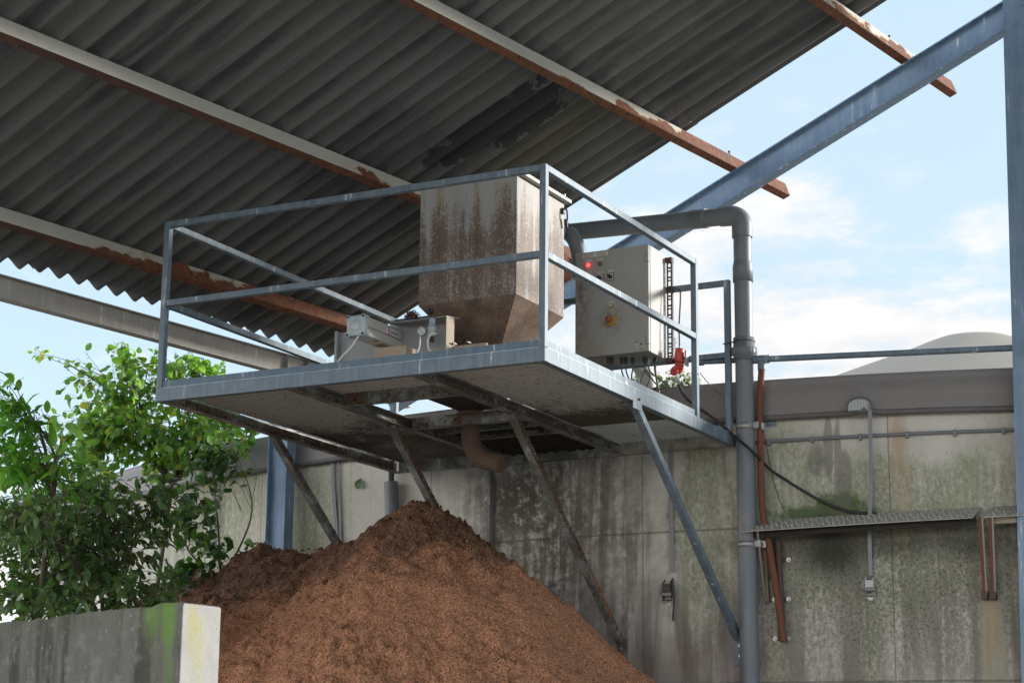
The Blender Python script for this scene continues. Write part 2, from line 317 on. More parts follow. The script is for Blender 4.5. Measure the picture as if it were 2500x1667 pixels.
def m_bunker():
    g = NT('mossy_concrete'); p = g.pos(); x, y, z = g.sep(p)
    st = g.noise(p, 1, 5, .65, (7, 7, 1.0)); st2 = g.noise(p, 1, 5, .65, (17, 17, 2.6)); md = g.noise(p, 12, 6, .7); fn = g.noise(p, 90, 3, .7); sp = g.noise(p, 40, 5, .75)
    nx = g.sep(g.nrm())[0]; end = g.step(nx, .6, .8)
    col = g.mix(st2, (.055, .052, .047), (.165, .158, .145)); col = g.mix(g.math('MULTIPLY', g.step(st, .46, .60), .85), col, (.040, .036, .03)); col = g.mix(g.math('MULTIPLY', g.step(md, .5, .68), .5), col, (.20, .20, .185))
    col = g.mix(g.math('MULTIPLY', g.step(sp, .62, .69), .7), col, (.38, .41, .43))
    tz = g.math('SUBTRACT', -1.736, z)
    mo = g.math('MULTIPLY', g.step(g.math('ADD', tz, g.math('MULTIPLY', g.math('SUBTRACT', md, .5), .25)), .17, .0), g.step(md, .36, .58))
    lumps = None
    for (xx, rx, rz, k) in ((.34, .05, .17, 1), (.24, .07, .12, .8), (.355, .045, .42, .8), (.02, .10, .06, .5), (.30, .1, .3, .5)):
        b_ = g.math('MULTIPLY', g.blob(x, tz, xx, .03, rx, rz, md, 1.0, .5), k); lumps = b_ if lumps is None else g.math('MAXIMUM', lumps, b_)
    moss = g.math('MAXIMUM', g.math('MULTIPLY', mo, .55), g.math('MULTIPLY', lumps, g.step(md, .33, .55)))
    col = g.mix(g.math('MULTIPLY', moss, .85), col, g.mix(g.step(lumps, .3, .9), (.085, .10, .055), (.10, .19, .03)))
    ec = g.mix(md, (.22, .218, .205), (.385, .383, .368)); ec = g.mix(g.math('MULTIPLY', g.step(fn, .54, .68), .5), ec, (.28, .28, .2))
    spk = g.math('MULTIPLY', g.step(g.math('ADD', g.math('MULTIPLY', fn, .5), g.math('MULTIPLY', md, .6)), .48, .64), .8); yb = g.math('MULTIPLY', g.blob(y, tz, -3.715, .16, .03, .17, st2, 1.2, .8), spk); ec = g.mix(g.math('MULTIPLY', yb, .7), ec, (.30, .285, .07))
    yb = g.math('MULTIPLY', g.blob(y, tz, -3.75, .07, .018, .09, st2, .9, .6), g.step(md, .3, .5)); ec = g.mix(g.math('MULTIPLY', yb, .5), ec, (.31, .29, .09))
    col = g.mix(end, col, ec)
    col = g.mix(g.math('MULTIPLY', g.step(g.noise(p, 48, 4, .7), .68, .71), .7), col, (.05, .045, .04))
    return g.bsdf(col, .9, 0, g.bump(g.math('ADD', md, g.math('MULTIPLY', fn, .4)), .6, .008), spec=.2)
M['bunker'] = m_bunker()

def m_leaf(name, c1, c2, c3, spot=.25, trans=.45, gloss=.35):
    g = NT(name); r = g.island(); p = g.pos(); f = g.noise(p, 60, 3, .6); b = g.noise(p, 1.3, 2)
    col = g.mix(g.step(g.math('ADD', g.math('MULTIPLY', r, .75), g.math('MULTIPLY', b, .4)), .2, .95), c1, c2)
    col = g.mix(g.step(r, .93-spot*.4, .98), col, c3)
    col = g.mix(g.math('MULTIPLY', g.step(f, .63, .7), spot), col, (.09, .05, .02))
    b_ = g.n('ShaderNodeBsdfPrincipled'); g.set(b_.inputs['Base Color'], col); g.set(b_.inputs['Roughness'], gloss); b_.inputs['Specular IOR Level'].default_value = .35
    tr = g.n('ShaderNodeBsdfTranslucent'); g.set(tr.inputs[0], g.mix(1, col, (1.7, 2.15, .75), 'MULTIPLY'))
    mx = g.n('ShaderNodeMixShader'); mx.inputs[0].default_value = trans
    g.t.links.new(b_.outputs[0], mx.inputs[1]); g.t.links.new(tr.outputs[0], mx.inputs[2]); g.t.links.new(mx.outputs[0], g.out.inputs[0])
    return g.m
M['leaf_hazel'] = m_leaf('hazel_leaf', (.085, .155, .04), (.165, .265, .06), (.28, .24, .06), .18, .58)
M['leaf_dark'] = m_leaf('dark_leaf', (.05, .095, .035), (.125, .20, .075), (.11, .13, .045), .12, .3)
M['leaf_fresh'] = m_leaf('fresh_leaf', (.08, .19, .035), (.14, .28, .05), (.18, .25, .06), .08, .5)
M['leaf_round'] = m_leaf('round_leaf', (.035, .075, .025), (.07, .13, .035), (.15, .15, .05), .1, .35)
M['leaf_far'] = m_leaf('far_leaf', (.07, .10, .04), (.12, .15, .06), (.2, .16, .06), .2, .4)

# ------------------------------------------------------------------ mesh builder
class MB:
    def __init__(s): s.v = []; s.f = []; s.sm = []
    def add(s, vs, fs, smooth=False):
        o = len(s.v); s.v += [V(q) for q in vs]; s.f += [tuple(i+o for i in q) for q in fs]; s.sm += [smooth]*len(fs); return s
    def hexa(s, p):                       # 8 corners: bottom 4 ccw, top 4 ccw
        return s.add(p, [(3, 2, 1, 0), (4, 5, 6, 7), (0, 1, 5, 4), (1, 2, 6, 5), (2, 3, 7, 6), (3, 0, 4, 7)])
    def box(s, a, b):
        (x0, y0, z0), (x1, y1, z1) = [min(i, j) for i, j in zip(a, b)], [max(i, j) for i, j in zip(a, b)]
        return s.hexa([(x0, y0, z0), (x1, y0, z0), (x1, y1, z0), (x0, y1, z0), (x0, y0, z1), (x1, y0, z1), (x1, y1, z1), (x0, y1, z1)])
    def obox(s, o, ax, ay, az, a, b):     # box in a local frame
        q = lambda x, y, z: V(o)+V(ax)*x+V(ay)*y+V(az)*z
        (x0, y0, z0), (x1, y1, z1) = a, b
        return s.hexa([q(x0, y0, z0), q(x1, y0, z0), q(x1, y1, z0), q(x0, y1, z0), q(x0, y0, z1), q(x1, y0, z1), q(x1, y1, z1), q(x0, y1, z1)])
    def bar(s, p0, p1, w, h, up=(0, 0, 1)):
        p0, p1 = V(p0), V(p1); d = (p1-p0).normalized(); r = d.cross(V(up)).normalized(); u = r.cross(d)
        return s.hexa([p0-r*w/2-u*h/2, p0+r*w/2-u*h/2, p1+r*w/2-u*h/2, p1-r*w/2-u*h/2, p0-r*w/2+u*h/2, p0+r*w/2+u*h/2, p1+r*w/2+u*h/2, p1-r*w/2+u*h/2])
    def cyl(s, p0, p1, r0, r1=None, n=20, caps=True, smooth=True):
        p0, p1 = V(p0), V(p1); r1 = r0 if r1 is None else r1; d = (p1-p0).normalized()
        a = d.orthogonal().normalized(); b = d.cross(a); vs = []
        for i in range(n):
            c, q = math.cos(2*PI*i/n), math.sin(2*PI*i/n); vs += [p0+(a*c+b*q)*r0, p1+(a*c+b*q)*r1]
        s.add(vs, [(2*i, 2*((i+1) % n), 2*((i+1) % n)+1, 2*i+1) for i in range(n)], smooth)
        if caps:
            s.add(vs[0::2][::-1], [tuple(range(n))]); s.add(vs[1::2], [tuple(range(n))])
        return s
    def tube(s, pts, r, n=10, caps=True):
        pts = [V(p) for p in pts]; k = len(pts); rr = r if isinstance(r, (list, tuple)) else [r]*k
        t = [(pts[min(i+1, k-1)]-pts[max(i-1, 0)]).normalized() for i in range(k)]
        a = t[0].orthogonal().normalized(); vs = []
        for i in range(k):
            a = (a-t[i]*a.dot(t[i])).normalized(); b = t[i].cross(a)
            vs += [pts[i]+(a*math.cos(2*PI*j/n)+b*math.sin(2*PI*j/n))*rr[i] for j in range(n)]
        s.add(vs, [(i*n+j, i*n+(j+1) % n, (i+1)*n+(j+1) % n, (i+1)*n+j) for i in range(k-1) for j in range(n)], True)
        if caps:
            s.add(vs[:n][::-1], [tuple(range(n))]); s.add(vs[-n:], [tuple(range(n))])
        return s
    def lathe(s, o, ax, prof, n=28):      # prof: (along, radius)
        o, d = V(o), V(ax).normalized(); a = d.orthogonal().normalized(); b = d.cross(a); vs = []
        for (h, r) in prof: vs += [o+d*h+(a*math.cos(2*PI*j/n)+b*math.sin(2*PI*j/n))*max(r, 1e-4) for j in range(n)]
        return s.add(vs, [(i*n+j, i*n+(j+1) % n, (i+1)*n+(j+1) % n, (i+1)*n+j) for i in range(len(prof)-1) for j in range(n)], True)
    def prism(s, poly, d):                # planar polygon pushed along d
        n = len(poly); d = V(d); a = [V(p) for p in poly]; b = [p+d for p in a]
        return s.add(a+b, [tuple(range(n))[::-1], tuple(range(n, 2*n))]+[(i, (i+1) % n, n+(i+1) % n, n+i) for i in range(n)])
    def isec(s, p0, p1, web, h, b, tw=.008, tf=.011):   # I-section; web = direction of the web height, measured from p (top flange outer face)
        p0, p1 = V(p0), V(p1); d = (p1-p0).normalized(); w_ = V(web); w_ = (w_-d*w_.dot(d)).normalized(); r = d.cross(w_).normalized()
        pts = [(-b/2, 0), (b/2, 0), (b/2, -tf), (tw/2, -tf), (tw/2, tf-h), (b/2, tf-h), (b/2, -h), (-b/2, -h), (-b/2, tf-h), (-tw/2, tf-h), (-tw/2, -tf), (-b/2, -tf)]
        return s.prism([p0+r*x+w_*z for x, z in pts], p1-p0)
    def build(s, name, mat, parent=None, bevel=0, label=None, fix=True):
        me = bpy.data.meshes.new(name); o = bpy.data.objects.new(name, me); C.objects.link(o)
        off = V(parent_world(parent)) if parent else V(0, 0, 0)
        me.from_pydata([q-off for q in s.v], [], s.f); me.polygons.foreach_set('use_smooth', s.sm)
        if fix:
            bm = bmesh.new(); bm.from_mesh(me); bmesh.ops.recalc_face_normals(bm, faces=bm.faces); bm.to_mesh(me); bm.free()
        me.materials.append(M[mat] if isinstance(mat, str) else mat); me.update()
        if parent: o.parent = parent
        if bevel:
            md = o.modifiers.new('Bevel', 'BEVEL'); md.width = bevel; md.segments = 2; md.limit_method = 'ANGLE'; md.angle_limit = rad(40); md.harden_normals = False
        if label: o['label'] = label
        return o
def parent_world(o):
    v = V(0, 0, 0)
    while o: v = v+o.location; o = o.parent
    return v
def tag(o, label, cat, group=None, kind=None):
    if label: o['label'] = label
    if cat: o['category'] = cat
    if group: o['group'] = group
    if kind: o['kind'] = kind
    return o
def thing(name, label, cat, loc, group=None):
    o = bpy.data.objects.new(name, None); C.objects.link(o); o.location = V(loc); o.empty_display_size = .1
    return tag(o, label, cat, group)
def bez(p, n=14):                          # smooth curve through control points (Catmull-Rom)
    p = [V(q) for q in p]; p = [p[0]*2-p[1]]+p+[p[-1]*2-p[-2]]; out = []
    for i in range(1, len(p)-2):
        for k in range(n):
            t = k/n; a, b, c, d = p[i-1:i+3]
            out.append(.5*((2*b)+(c-a)*t+(2*a-5*b+4*c-d)*t*t+(3*b-a-3*c+d)*t**3))
    return out+[p[-2]]
def arc(c, a, b, r, t0, t1, n=10): return [V(c)+(V(a)*math.cos(t0+(t1-t0)*i/n)+V(b)*math.sin(t0+(t1-t0)*i/n))*r for i in range(n+1)]
def text_mesh(s, size, name):
    cu = bpy.data.curves.new(name, 'FONT'); cu.body = s; cu.size = size; cu.extrude = .0004; cu.align_x = 'CENTER'; cu.align_y = 'CENTER'
    o = bpy.data.objects.new(name, cu); C.objects.link(o); bpy.context.view_layer.update()
    me = bpy.data.meshes.new_from_object(o.evaluated_get(bpy.context.evaluated_depsgraph_get())); bpy.data.objects.remove(o); return me

def m_cabinet():
    g = NT('soiled_cabinet_enamel'); p = g.pos(); x, y, z = g.sep(p); n = g.noise(p, 7, 5, .65); f = g.noise(p, 120, 3, .7); md = g.noise(p, 28, 5, .7); s_ = g.noise(p, 1, 4, .6, (22, 22, 2))
    col = g.mix(g.math('ADD', g.math('MULTIPLY', n, .6), g.math('MULTIPLY', s_, .4)), (.27, .268, .248), (.37, .367, .345))
    P = ony((1490, 781), 2.5); L = ony((1415, 730), 2.5)
    m1 = g.math('MULTIPLY', g.blob(x, z, P.x, P.z-.005, .085, .085, md, 1.0, .6), g.step(md, .44, .58))
    m2 = g.math('MULTIPLY', g.blob(x, z, L.x, L.z, .08, .24, n, 1.0, .7), g.step(md, .42, .6))
    m3 = g.math('MULTIPLY', g.blob(x, z, P.x-.19, P.z-.20, .13, .12, n, 1.2, .6), .35)
    col = g.mix(g.math('MULTIPLY', g.math('MAXIMUM', m1, m2), .7), col, (.13, .075, .045)); col = g.mix(m3, col, (.22, .17, .09))
    col = g.mix(g.math('MULTIPLY', g.step(f, .64, .70), .5), col, (.10, .08, .06)); col = g.mix(g.math('MULTIPLY', g.step(g.noise(p, 16, 2), .70, .74), .35), col, (.26, .22, .11))
    return g.bsdf(col, .5, 0, g.bump(n, .1, .002), spec=.35)
M['cabinet'] = m_cabinet()
CLOUDSEED = 11.2
SUN, SKY, EXPO = 1.5, .13, 2.3
SKYTINT, CLOUD1, CLOUD2 = (1.0, 1.3, 1.5), (1.46, 1.42, 1.42), (1.7, 1.63, 1.58)
# ------------------------------------------------------------------ ground
tag(MB().add([(-900, -900, GZ), (900, -900, GZ), (900, 900, GZ), (-900, 900, GZ)], [(0, 1, 2, 3)]).build('ground', 'ground'), 'grey concrete yard under the shed', 'ground', kind='structure')

# ------------------------------------------------------------------ open shed: roof, purlins, rafter, eave beam, columns
def RP(a, s, h): return E0 + EU*a + EV*s + EN*h
shed = thing('open_shed', 'open shed with dark corrugated roof sheets on rusty purlins', 'shed', RP(0, 3, 0)*1 + V(0, 0, GZ-RP(0, 3, 0).z))
WV = .177; AV = 3.317
def wave(a): return .036*(1-math.cos(2*PI*a/WV))
rb = MB(); k0, k1 = -8, 3
for row, (s0, s1) in enumerate(((0, 3.62), (3.46, 7.2), (7.05, 10.8))):
    for k in range(k0, k1+1):
        a0, a1 = AV-(k1-k+1)*6*WV-.055, AV-(k1-k)*6*WV
        ns = 12*7; vs = []
        na = int(round((a1-a0)/WV*12))
        jit = random.uniform(-.004, .004)
        for i in range(na+1):
            a = a0+(a1-a0)*i/na; off = .022*(1-i/na)*1.0+.006*row
            for th in (0, .006):
                vs += [RP(a, s0+jit, wave(a)+off+th), RP(a, s1, wave(a)+off+th)]
        fs = []
        for i in range(na):
            q = 4*i; fs += [(q, q+1, q+5, q+4), (q+2, q+6, q+7, q+3), (q, q+4, q+6, q+2), (q+1, q+3, q+7, q+5)]
        fs += [(0, 2, 3, 1), (4*na, 4*na+1, 4*na+3, 4*na+2)]
        rb.add(vs, fs, False)
rb.build('roof', 'roof', shed, fix=False)
PH = .115
for i, s in enumerate(PS):
    m = MB(); A0, A1 = -9.2, 4.74
    # channel with the web up-slope and both flanges pointing down-slope
    q = lambda x, h: EV*x+EN*h
    poly = [RP(A0, s, 0)+q(x, h) for x, h in ((0, -.002), (0, -PH), (-.065, -PH), (-.065, -PH+.007), (-.007, -PH+.007), (-.007, -.009), (-.065, -.009), (-.065, -.002))]
    # lengthwise cuts so that the web can be sampled
    m.prism(poly, EU*(A1-A0)); pu = m.build('purlin', 'purlin', shed, bevel=.003)
    if i in (2, 3):
        for a in ((3.92, 4.22) if i == 2 else (3.75, 4.45)):
            MB().cyl(RP(a, s-.02, -.005), RP(a+.01, s-.02, .055), .004, n=8).cyl(RP(a+.01, s-.02, .045), RP(a+.01, s-.02, .055), .010, n=6).build('hook_bolt', 'brown_steel', pu)
    else:
        for j in range(7):
            a = -1.7+j*.177*3+.05*i; MB().tube([RP(a, s+.004, -.012), RP(a-.004, s+.006, .012), RP(a-.012, s, .045)], .0022, 6).build('hook_bolt', 'brown_steel', pu)
ra = MB().isec(RP(3.955, -.10, -PH), RP(3.955, 6.05, -PH), EN, .20, .10).build('rafter', 'galv_blue', shed, bevel=.002)
def EP(a, w, z): p = E0+EU*a+EW*w; return V(p.x, p.y, z)
eb = MB().isec(EP(-9, 0, 1.017), EP(4.2, 0, 1.017), (0, 0, 1), .163, .085, .007, .009).build('eave_beam', 'galv_warm' if 'galv_warm' in M else 'galv_grime', shed, bevel=.002)
for a in (2.66, 2.89): MB().obox(EP(a, 0, .936), EU, EW, (0, 0, 1), (-.004, -.041, -.071), (.004, .041, .071)).build('stiffener', 'galv_grime', eb)
cl = MB().isec(EP(2.776, .0, GZ), EP(2.776, .0, .853), EW, .20, .10).build('column', 'galv_blue', shed, bevel=.002)
pA, pB = ony((2494, 1667), 3.17), ony((2447, 0), 3.17); dd = (pB-pA)/(pB.z-pA.z)
cb, ct = pA+dd*(GZ-pA.z)+EW*.1, pA+dd*(3.95-pA.z)+EW*.1
cr = MB().isec(cb, ct, -EU, .20, .20, .009, .015).build('column', 'galv_blue', shed, bevel=.002)
MB().obox(RP(3.955, 5.98, -PH-.1), EU, EV, EN, (-.26, -.012, -.13), (.05, .012, .13)).build('gusset_plate', 'galv_blue', shed, bevel=.002)

# ------------------------------------------------------------------ round slurry tank
tank = thing('slurry_tank', 'round concrete slurry tank with algae streaks and a tent cover', 'tank', (TX, TY, GZ))
N = 360
me_v, me_f, uvs = [], [], []
zs = [GZ, -2.6, -1.59, -.55, 0, .455]
wb = MB()
for j in range(N+1):
    th = -PI+2*PI*j/N
    for z in zs: wb.v.append(V(TX+TR*math.sin(th), TY-TR*math.cos(th), z)); uvs.append((th*TR, z))
nz = len(zs)
for j in range(N):
    for k in range(nz-1):
        wb.f.append((j*nz+k, (j+1)*nz+k, (j+1)*nz+k+1, j*nz+k+1)); wb.sm.append(True)
tw = wb.build('wall', 'tank', tank, fix=False)
uvl = tw.data.uv_layers.new(name='UVMap')
for lp in tw.data.loops: uvl.data[lp.index].uv = uvs[lp.vertex_index]
US = math.asin((.855-TX)/TR)*TR
def skirt_r(u, f):                         # f: 0 at the top edge, 1 at the hem
    r = .012+.045*f+.006*math.sin(u*3.1+1)*f+.004*math.sin(u*7.7)*f
    r += .085*math.exp(-((u-US)/.062)**2)*max(0, f-.15)/.85
    return TR+r
sk = MB(); prof = [0, .03, .12, .26, .28, .5, .75, .93, 1.0]
NS = 1440
for j in range(NS+1):
    th = -PI+2*PI*j/NS; u = th*TR
    for f in prof:
        r = skirt_r(u, f)+(-.06 if f == 0 else 0)+(.006 if f in (.28,) else 0); z = .476-.292*f+(.012*math.sin(u*1.3) if f > .9 else 0)*.6
        if f == 0: z = .474
        sk.v.append(V(TX+r*math.sin(th), TY-r*math.cos(th), z))
npf = len(prof)
for j in range(NS):
    for k in range(npf-1): sk.f.append((j*npf+k, j*npf+k+1, (j+1)*npf+k+1, (j+1)*npf+k)); sk.sm.append(True)
skirt = sk.build('cover_skirt', 'skirt', tank, fix=False)
hm = MB(); pts = []
for j in range(NS+1):
    th = -PI+2*PI*j/NS; u = th*TR; r = skirt_r(u, 1)-.012; pts.append((TX+r*math.sin(th), TY-r*math.cos(th), .190+.006*math.sin(u*1.3)))
hm.tube(pts, .021, 8, False); hm.build('hem_tube', 'hem', skirt)
MB().lathe((TX, TY, 0), (0, 0, 1), [(.44, TR-.05), (.47, 9.7), (.62, 7.5), (.98, 5.4), (1.86, 3.4), (2.63, 1.95), (2.83, 1.45), (3.04, .92), (3.175, .62), (3.245, .44), (3.28, .28), (3.29, 0)], 40).build('tent_cover', 'dome', tank)
sc = cylp(.855, .235, .142); sn = cyln(sc); sx = V(-sn.y, sn.x, 0)
ring = [sc+sx*(.083*math.cos(t))+V(0, 0, 1)*(-.04+.085*math.sin(t)**.6 if math.sin(t) > 0 else -.04) for t in [PI*i/24 for i in range(25)]]
so = MB().prism(ring, -sn*.07).build('scupper_opening', 'plate', skirt)
for i in range(7): MB().bar(sc+sx*(-.06+.02*i)+sn*.003+V(0, 0, -.015), sc+sx*(-.06+.02*i)+sn*.003+V(0, 0, .028), .007, .004, sn).build('rib', 'pvc_light', so)
MB().tube([p+sn*.006 for p in ring], .008, 8).build('scupper_rim', 'hem', so)

# ------------------------------------------------------------------ work platform
pf = thing('work_platform', 'galvanised steel work platform with railings on diagonal braces', 'platform', (-W/2, D/2, 0))
fc = MB().box((-W, 0, 0), (0, .005, .083)).box((-W, .005, 0), (0, .05, .005)).box((-W, .005, .078), (0, .03, .083)).build('edge_channel', 'galv', pf, .0015)
MB().box((-W+T, .009, .085), (-T, .014, FH)).build('kick_plate', 'galv_kick', pf, .001)
MB().box((-W+T, -.0012, .0805), (-T, .004, .0838)).build('zinc_bead', 'galv_edge', pf)
MB().box((-.004, T, .0805), (.0012, YP-T-.02, .0838)).build('zinc_bead', 'galv_edge', pf)
MB().box((-.005, .0055, 0), (0, D, .083)).box((-.05, .055, 0), (-.0055, D, .005)).box((-.03, .035, .078), (-.0055, D, .083)).build('edge_channel', 'galv', pf, .0015)
MB().box((-.014, T, .085), (-.009, YP-T-.02, FH)).build('kick_plate', 'galv', pf, .001)
MB().box((-W, .0055, 0), (-W+.005, D, .083)).box((-W+.0055, .055, 0), (-W+.05, D, .005)).build('edge_channel', 'galv_grime', pf, .0015)
MB().box((-W+.009, T, .085), (-W+.014, YP, FH)).build('kick_plate', 'galv', pf, .001)
MB().box((-W+.052, D-.05, 0), (-.052, D-.045, .083)).box((-W+.052, D-.0445, 0), (-.052, D, .005)).build('edge_channel', 'galv_grime', pf, .0015)
JX = (-.865, -1.735)
for x in JX: MB().box((x-.03, .052, .002), (x-.024, D-.052, .072)).box((x-.024, .052, .002), (x+.03, D-.052, .008)).box((x-.024, .052, .066), (x+.03, D-.052, .072)).build('joist', 'galv_dirty', pf, .001)
MB().box((-W+.0055, .052, .002), (-W+.011, D-.052, .07)).build('joist', 'galv_dirty', pf)
for y in (.60, 1.45): MB().box((JX[1]+.032, y-.003, .0), (JX[0]-.032, y+.003, .078)).box((JX[1]+.032, y+.003, .0), (JX[0]-.032, y+.05, .006)).build('cross_member', 'galv_dirty', pf, .001)
for y in (1.63, 1.82, 2.1): MB().box((JX[1]+.032, y-.02, .03), (JX[0]-.032, y+.02, .062)).build('cross_member', 'galv_dirty', pf, .001)
# deck planks: ribbed underside
def deck(x0, x1, y0, y1, mat):
    m = MB(); n = int((y1-y0)/.042); st = (y1-y0)/n
    for i in range(n):
        a = y0+i*st; m.box((x0, a+.0015, .0745), (x1, a+st-.0125, .0895)); m.box((x0, a+st-.0125, .0855), (x1, a+st+.0015, .0895))
    return m.build('deck_plank', mat, pf)
deck(-.833, -.05, .052, 2.2, 'deck'); deck(-W+.05, -1.767, .052, 2.2, 'deck'); deck(-1.767, -.833, .052, .60, 'deck')
def mesh_panel(x0, x1, y0, y1):
    m = MB(); p = .036
    n = int((x1-x0+y1-y0)/p)
    for sgn in (1, -1):
        for i in range(n+1):
            c = (x0-(y1-y0) if sgn > 0 else x0)+i*p
            # strand x = c + sgn*(y-y0)
            ya, yb = y0, y1; xa, xb = c, c+sgn*(y1-y0)
            for lim in (x0, x1):
                pass
            t0, t1 = 0., 1.
            for (lo, hi) in ((x0, x1),):
                if xb != xa:
                    ta, tb = sorted(((lo-xa)/(xb-xa), (hi-xa)/(xb-xa))); t0, t1 = max(t0, ta), min(t1, tb)
            if t1-t0 < .01: continue
            m.bar((xa+(xb-xa)*t0, ya+(yb-ya)*t0, .079+.002*sgn), (xa+(xb-xa)*t1, ya+(yb-ya)*t1, .079+.002*sgn), .010, .004)
    return m.build('mesh_panel', 'mesh_lit' if x1 > -.5 else 'deck', pf)  # right panel's paler colour stands in for light coming through the mesh
mesh_panel(-.833, -.05, 2.2, D-.052); mesh_panel(-W+.05, -1.767, 2.2, D-.052)
dp = MB()
for i in range(14):
    for j in range(20):
        pass
nx_, ny_ = 40, 64; X0, X1, Y0, Y1 = -1.70, -.90, 1.50, 2.86
rg = random.Random(3)
hh = [[.066-.022*rg.random()**2 for j in range(ny_+1)] for i in range(nx_+1)]
vs = [(X0+(X1-X0)*i/nx_, Y0+(Y1-Y0)*j/ny_, hh[i][j]) for i in range(nx_+1) for j in range(ny_+1)]
dp.add(vs, [(i*(ny_+1)+j, (i+1)*(ny_+1)+j, (i+1)*(ny_+1)+j+1, i*(ny_+1)+j+1) for i in range(nx_) for j in range(ny_)], True)
dp.box((X0, Y0, .0665), (X1, Y1, .084)); dp.build('caked_deck_plate', 'grime_shade', pf, fix=False)
# railings
def post(x0, y0, z0, z1, m='galv'): return MB().box((x0, y0, z0), (x0+T, y0+T, z1)).build('post', m, pf, .003)
post(-T-.0007, .0007, .0835, H); post(-W+.0007, .0007, .0835, H); post(-T+.001, YP-T, 0.02, H); post(-T, YB-.02, .084, H); post(-W, YB-.02, .084, H)
for z, nm in ((H, 'top_rail'), (HM, 'mid_rail')):
    MB().box((-W+T, 0.0012, z-T), (-T, T-.0005, z-.0012)).build(nm, 'galv', pf, .003)
    MB().box((-T+.0005, T, z-T), (-.0005, YP-T, z-.0005)).build(nm, 'galv', pf, .003)
    MB().box((-W+.0005, T, z-T), (-W+T-.0005, YB-.02, z-.0005)).build(nm, 'galv', pf, .003)
    MB().box((-W+T, YB-.0195, z-T), (-T, YB+.0195, z-.0005)).build(nm, 'galv', pf, .003)
# braces down to the tank wall
for x, mt, lab in ((-W+.02, 'galv_dirty', 'brown soiled left brace'), (JX[1]-.02, 'galv_dirty', 'dust covered brace ending in the heap'), (JX[0]-.005, 'galv_dirty', 'brace caked with brown crumbs'), (-.026, 'galv', 'clean galvanised brace')):
    p1 = cylp(x, -1.29, .045); p0 = V(x, 1.27, .0); d = (p0-p1).normalized(); up = V(1, 0, 0).cross(d)
    b = MB().bar(p1, p0+d*.02, .05, .05, up).build('brace', mt, pf, .004, lab)
    n = cyln(p1); t_ = V(-n.y, n.x, 0); q = cylp(x, -1.31, .0)
    MB().obox(q, t_, n, (0, 0, 1), (-.04, .002, -.16), (.04, .010, .04)).build('foot_plate', mt, b, .002)
    for zz in (-.03, -.10): MB().cyl(q+n*.010+V(0, 0, zz), q+n*.022+V(0, 0, zz), .011, n=6).build('bolt', 'steel', b)
# crumbs lying on the two inner braces
for x in (JX[1]-.02, JX[0]-.005):
    p1 = cylp(x, -1.29, .045); p0 = V(x, 1.27, .0); d = (p0-p1).normalized(); up = V(1, 0, 0).cross(d); up = up if up.z > 0 else -up
    m = MB(); rg = random.Random(5)
    for i in range(2400):
        t = rg.uniform(.12, .97); c = p1.lerp(p0, t)+(up*(.025+rg.uniform(0, .006))+V(1, 0, 0)*rg.uniform(-.024, .024) if i % 5 == 0 else V(1, 0, 0)*(.025+rg.uniform(0, .004))+up*rg.uniform(-.024, .024)); r = rg.uniform(.003, .0075)
        a = [V(rg.gauss(0, 1), rg.gauss(0, 1), rg.gauss(0, 1)).normalized()*r for _ in range(4)]
        m.add([c+k for k in a], [(0, 1, 2), (0, 3, 1), (1, 3, 2), (2, 3, 0)])
    o = m.build('crumb_layer', 'heap', pf); o['kind'] = 'stuff'
bp_ = onx((1560, 975), .004); MB().cyl(bp_-V(.006, 0, 0), bp_+V(.008, 0, 0), .008, n=6).build('bolt', 'rust', pf)
MB().box((-.003, 1.20, -.045), (.003, 1.33, .012)).build('gusset', 'galv', pf)

# ------------------------------------------------------------------ screw press under the hopper
sp = thing('screw_press', 'manure screw press with grey valve actuator and pressure gauge', 'machine', (-1.3, 1.2, .085))
ac = MB().box((-1.629, .53, .418), (-1.506, .968, .541)).build('actuator_body', 'alu_side', sp, .006)
MB().box((-1.5055, .545, .472), (-1.503, .95, .475)).build('profile_groove', 'mark', ac)
cap = MB().box((-1.634, .5, .413), (-1.501, .529, .546)).build('end_cap', 'alu', ac, .008)
for x in (-1.625, -1.511):
    for z in (.421, .536):
        MB().cyl((x, .494, z), (x, .55, z), .014, n=16).build('screw_sleeve', 'alu', cap)
        MB().cyl((x, .4925, z), (x, .4945, z), .009, n=14).build('screw', 'black', cap)
MB().lathe((-1.568, .4995, .482), (0, -1, 0), [(0, .033), (.003, .033), (.004, .031), (.004, 0)], 32).build('round_cover', 'alu', cap)
tz = (.50, .006)
lb = MB().box((-1.5005, .775, .476), (-1.4995, .905, .520)).box((-1.506, .775, .477), (-1.5003, .905, .519)).build('sticker', 'white', ac)
MB().box((-1.4995, .7755, .4765), (-1.4990, .806, .5195)).build('red_square', 'pink', lb)
def put_text(s, size, loc, rot, mat, parent, name):
    me = text_mesh(s, size, name); me.materials.append(M[mat]); o = bpy.data.objects.new(name, me); C.objects.link(o)
    o.parent = parent; o.location = V(loc)-parent_world(parent); o.rotation_euler = rot; return o
put_text('smicon', .030, (-1.4990, .856, .500), (PI/2, 0, PI/2), 'mark', lb, 'lettering')
put_text('S', .042, (-1.4986, .791, .498), (PI/2, 0, PI/2), 'white', lb, 'lettering')
MB().box((-1.4995, .82, .4845), (-1.4990, .895, .4865)).build('small_print', 'mark', lb)
pt = MB().box((-1.975, .97, .085), (-1.19, .976, .575)).box((-1.995, .93, .085), (-1.976, .99, .58)).build('back_plate', 'plate', sp, .001)
MB().prism([(-1.53, .80, .553), (-1.09, .80, .553), (-1.09, .975, .577), (-1.53, .975, .577)], (0, 0, .004)).build('hood', 'plate', sp)
MB().box((-1.60, .965, .573), (-1.19, .98, .60)).build('top_lip', 'plate', sp)
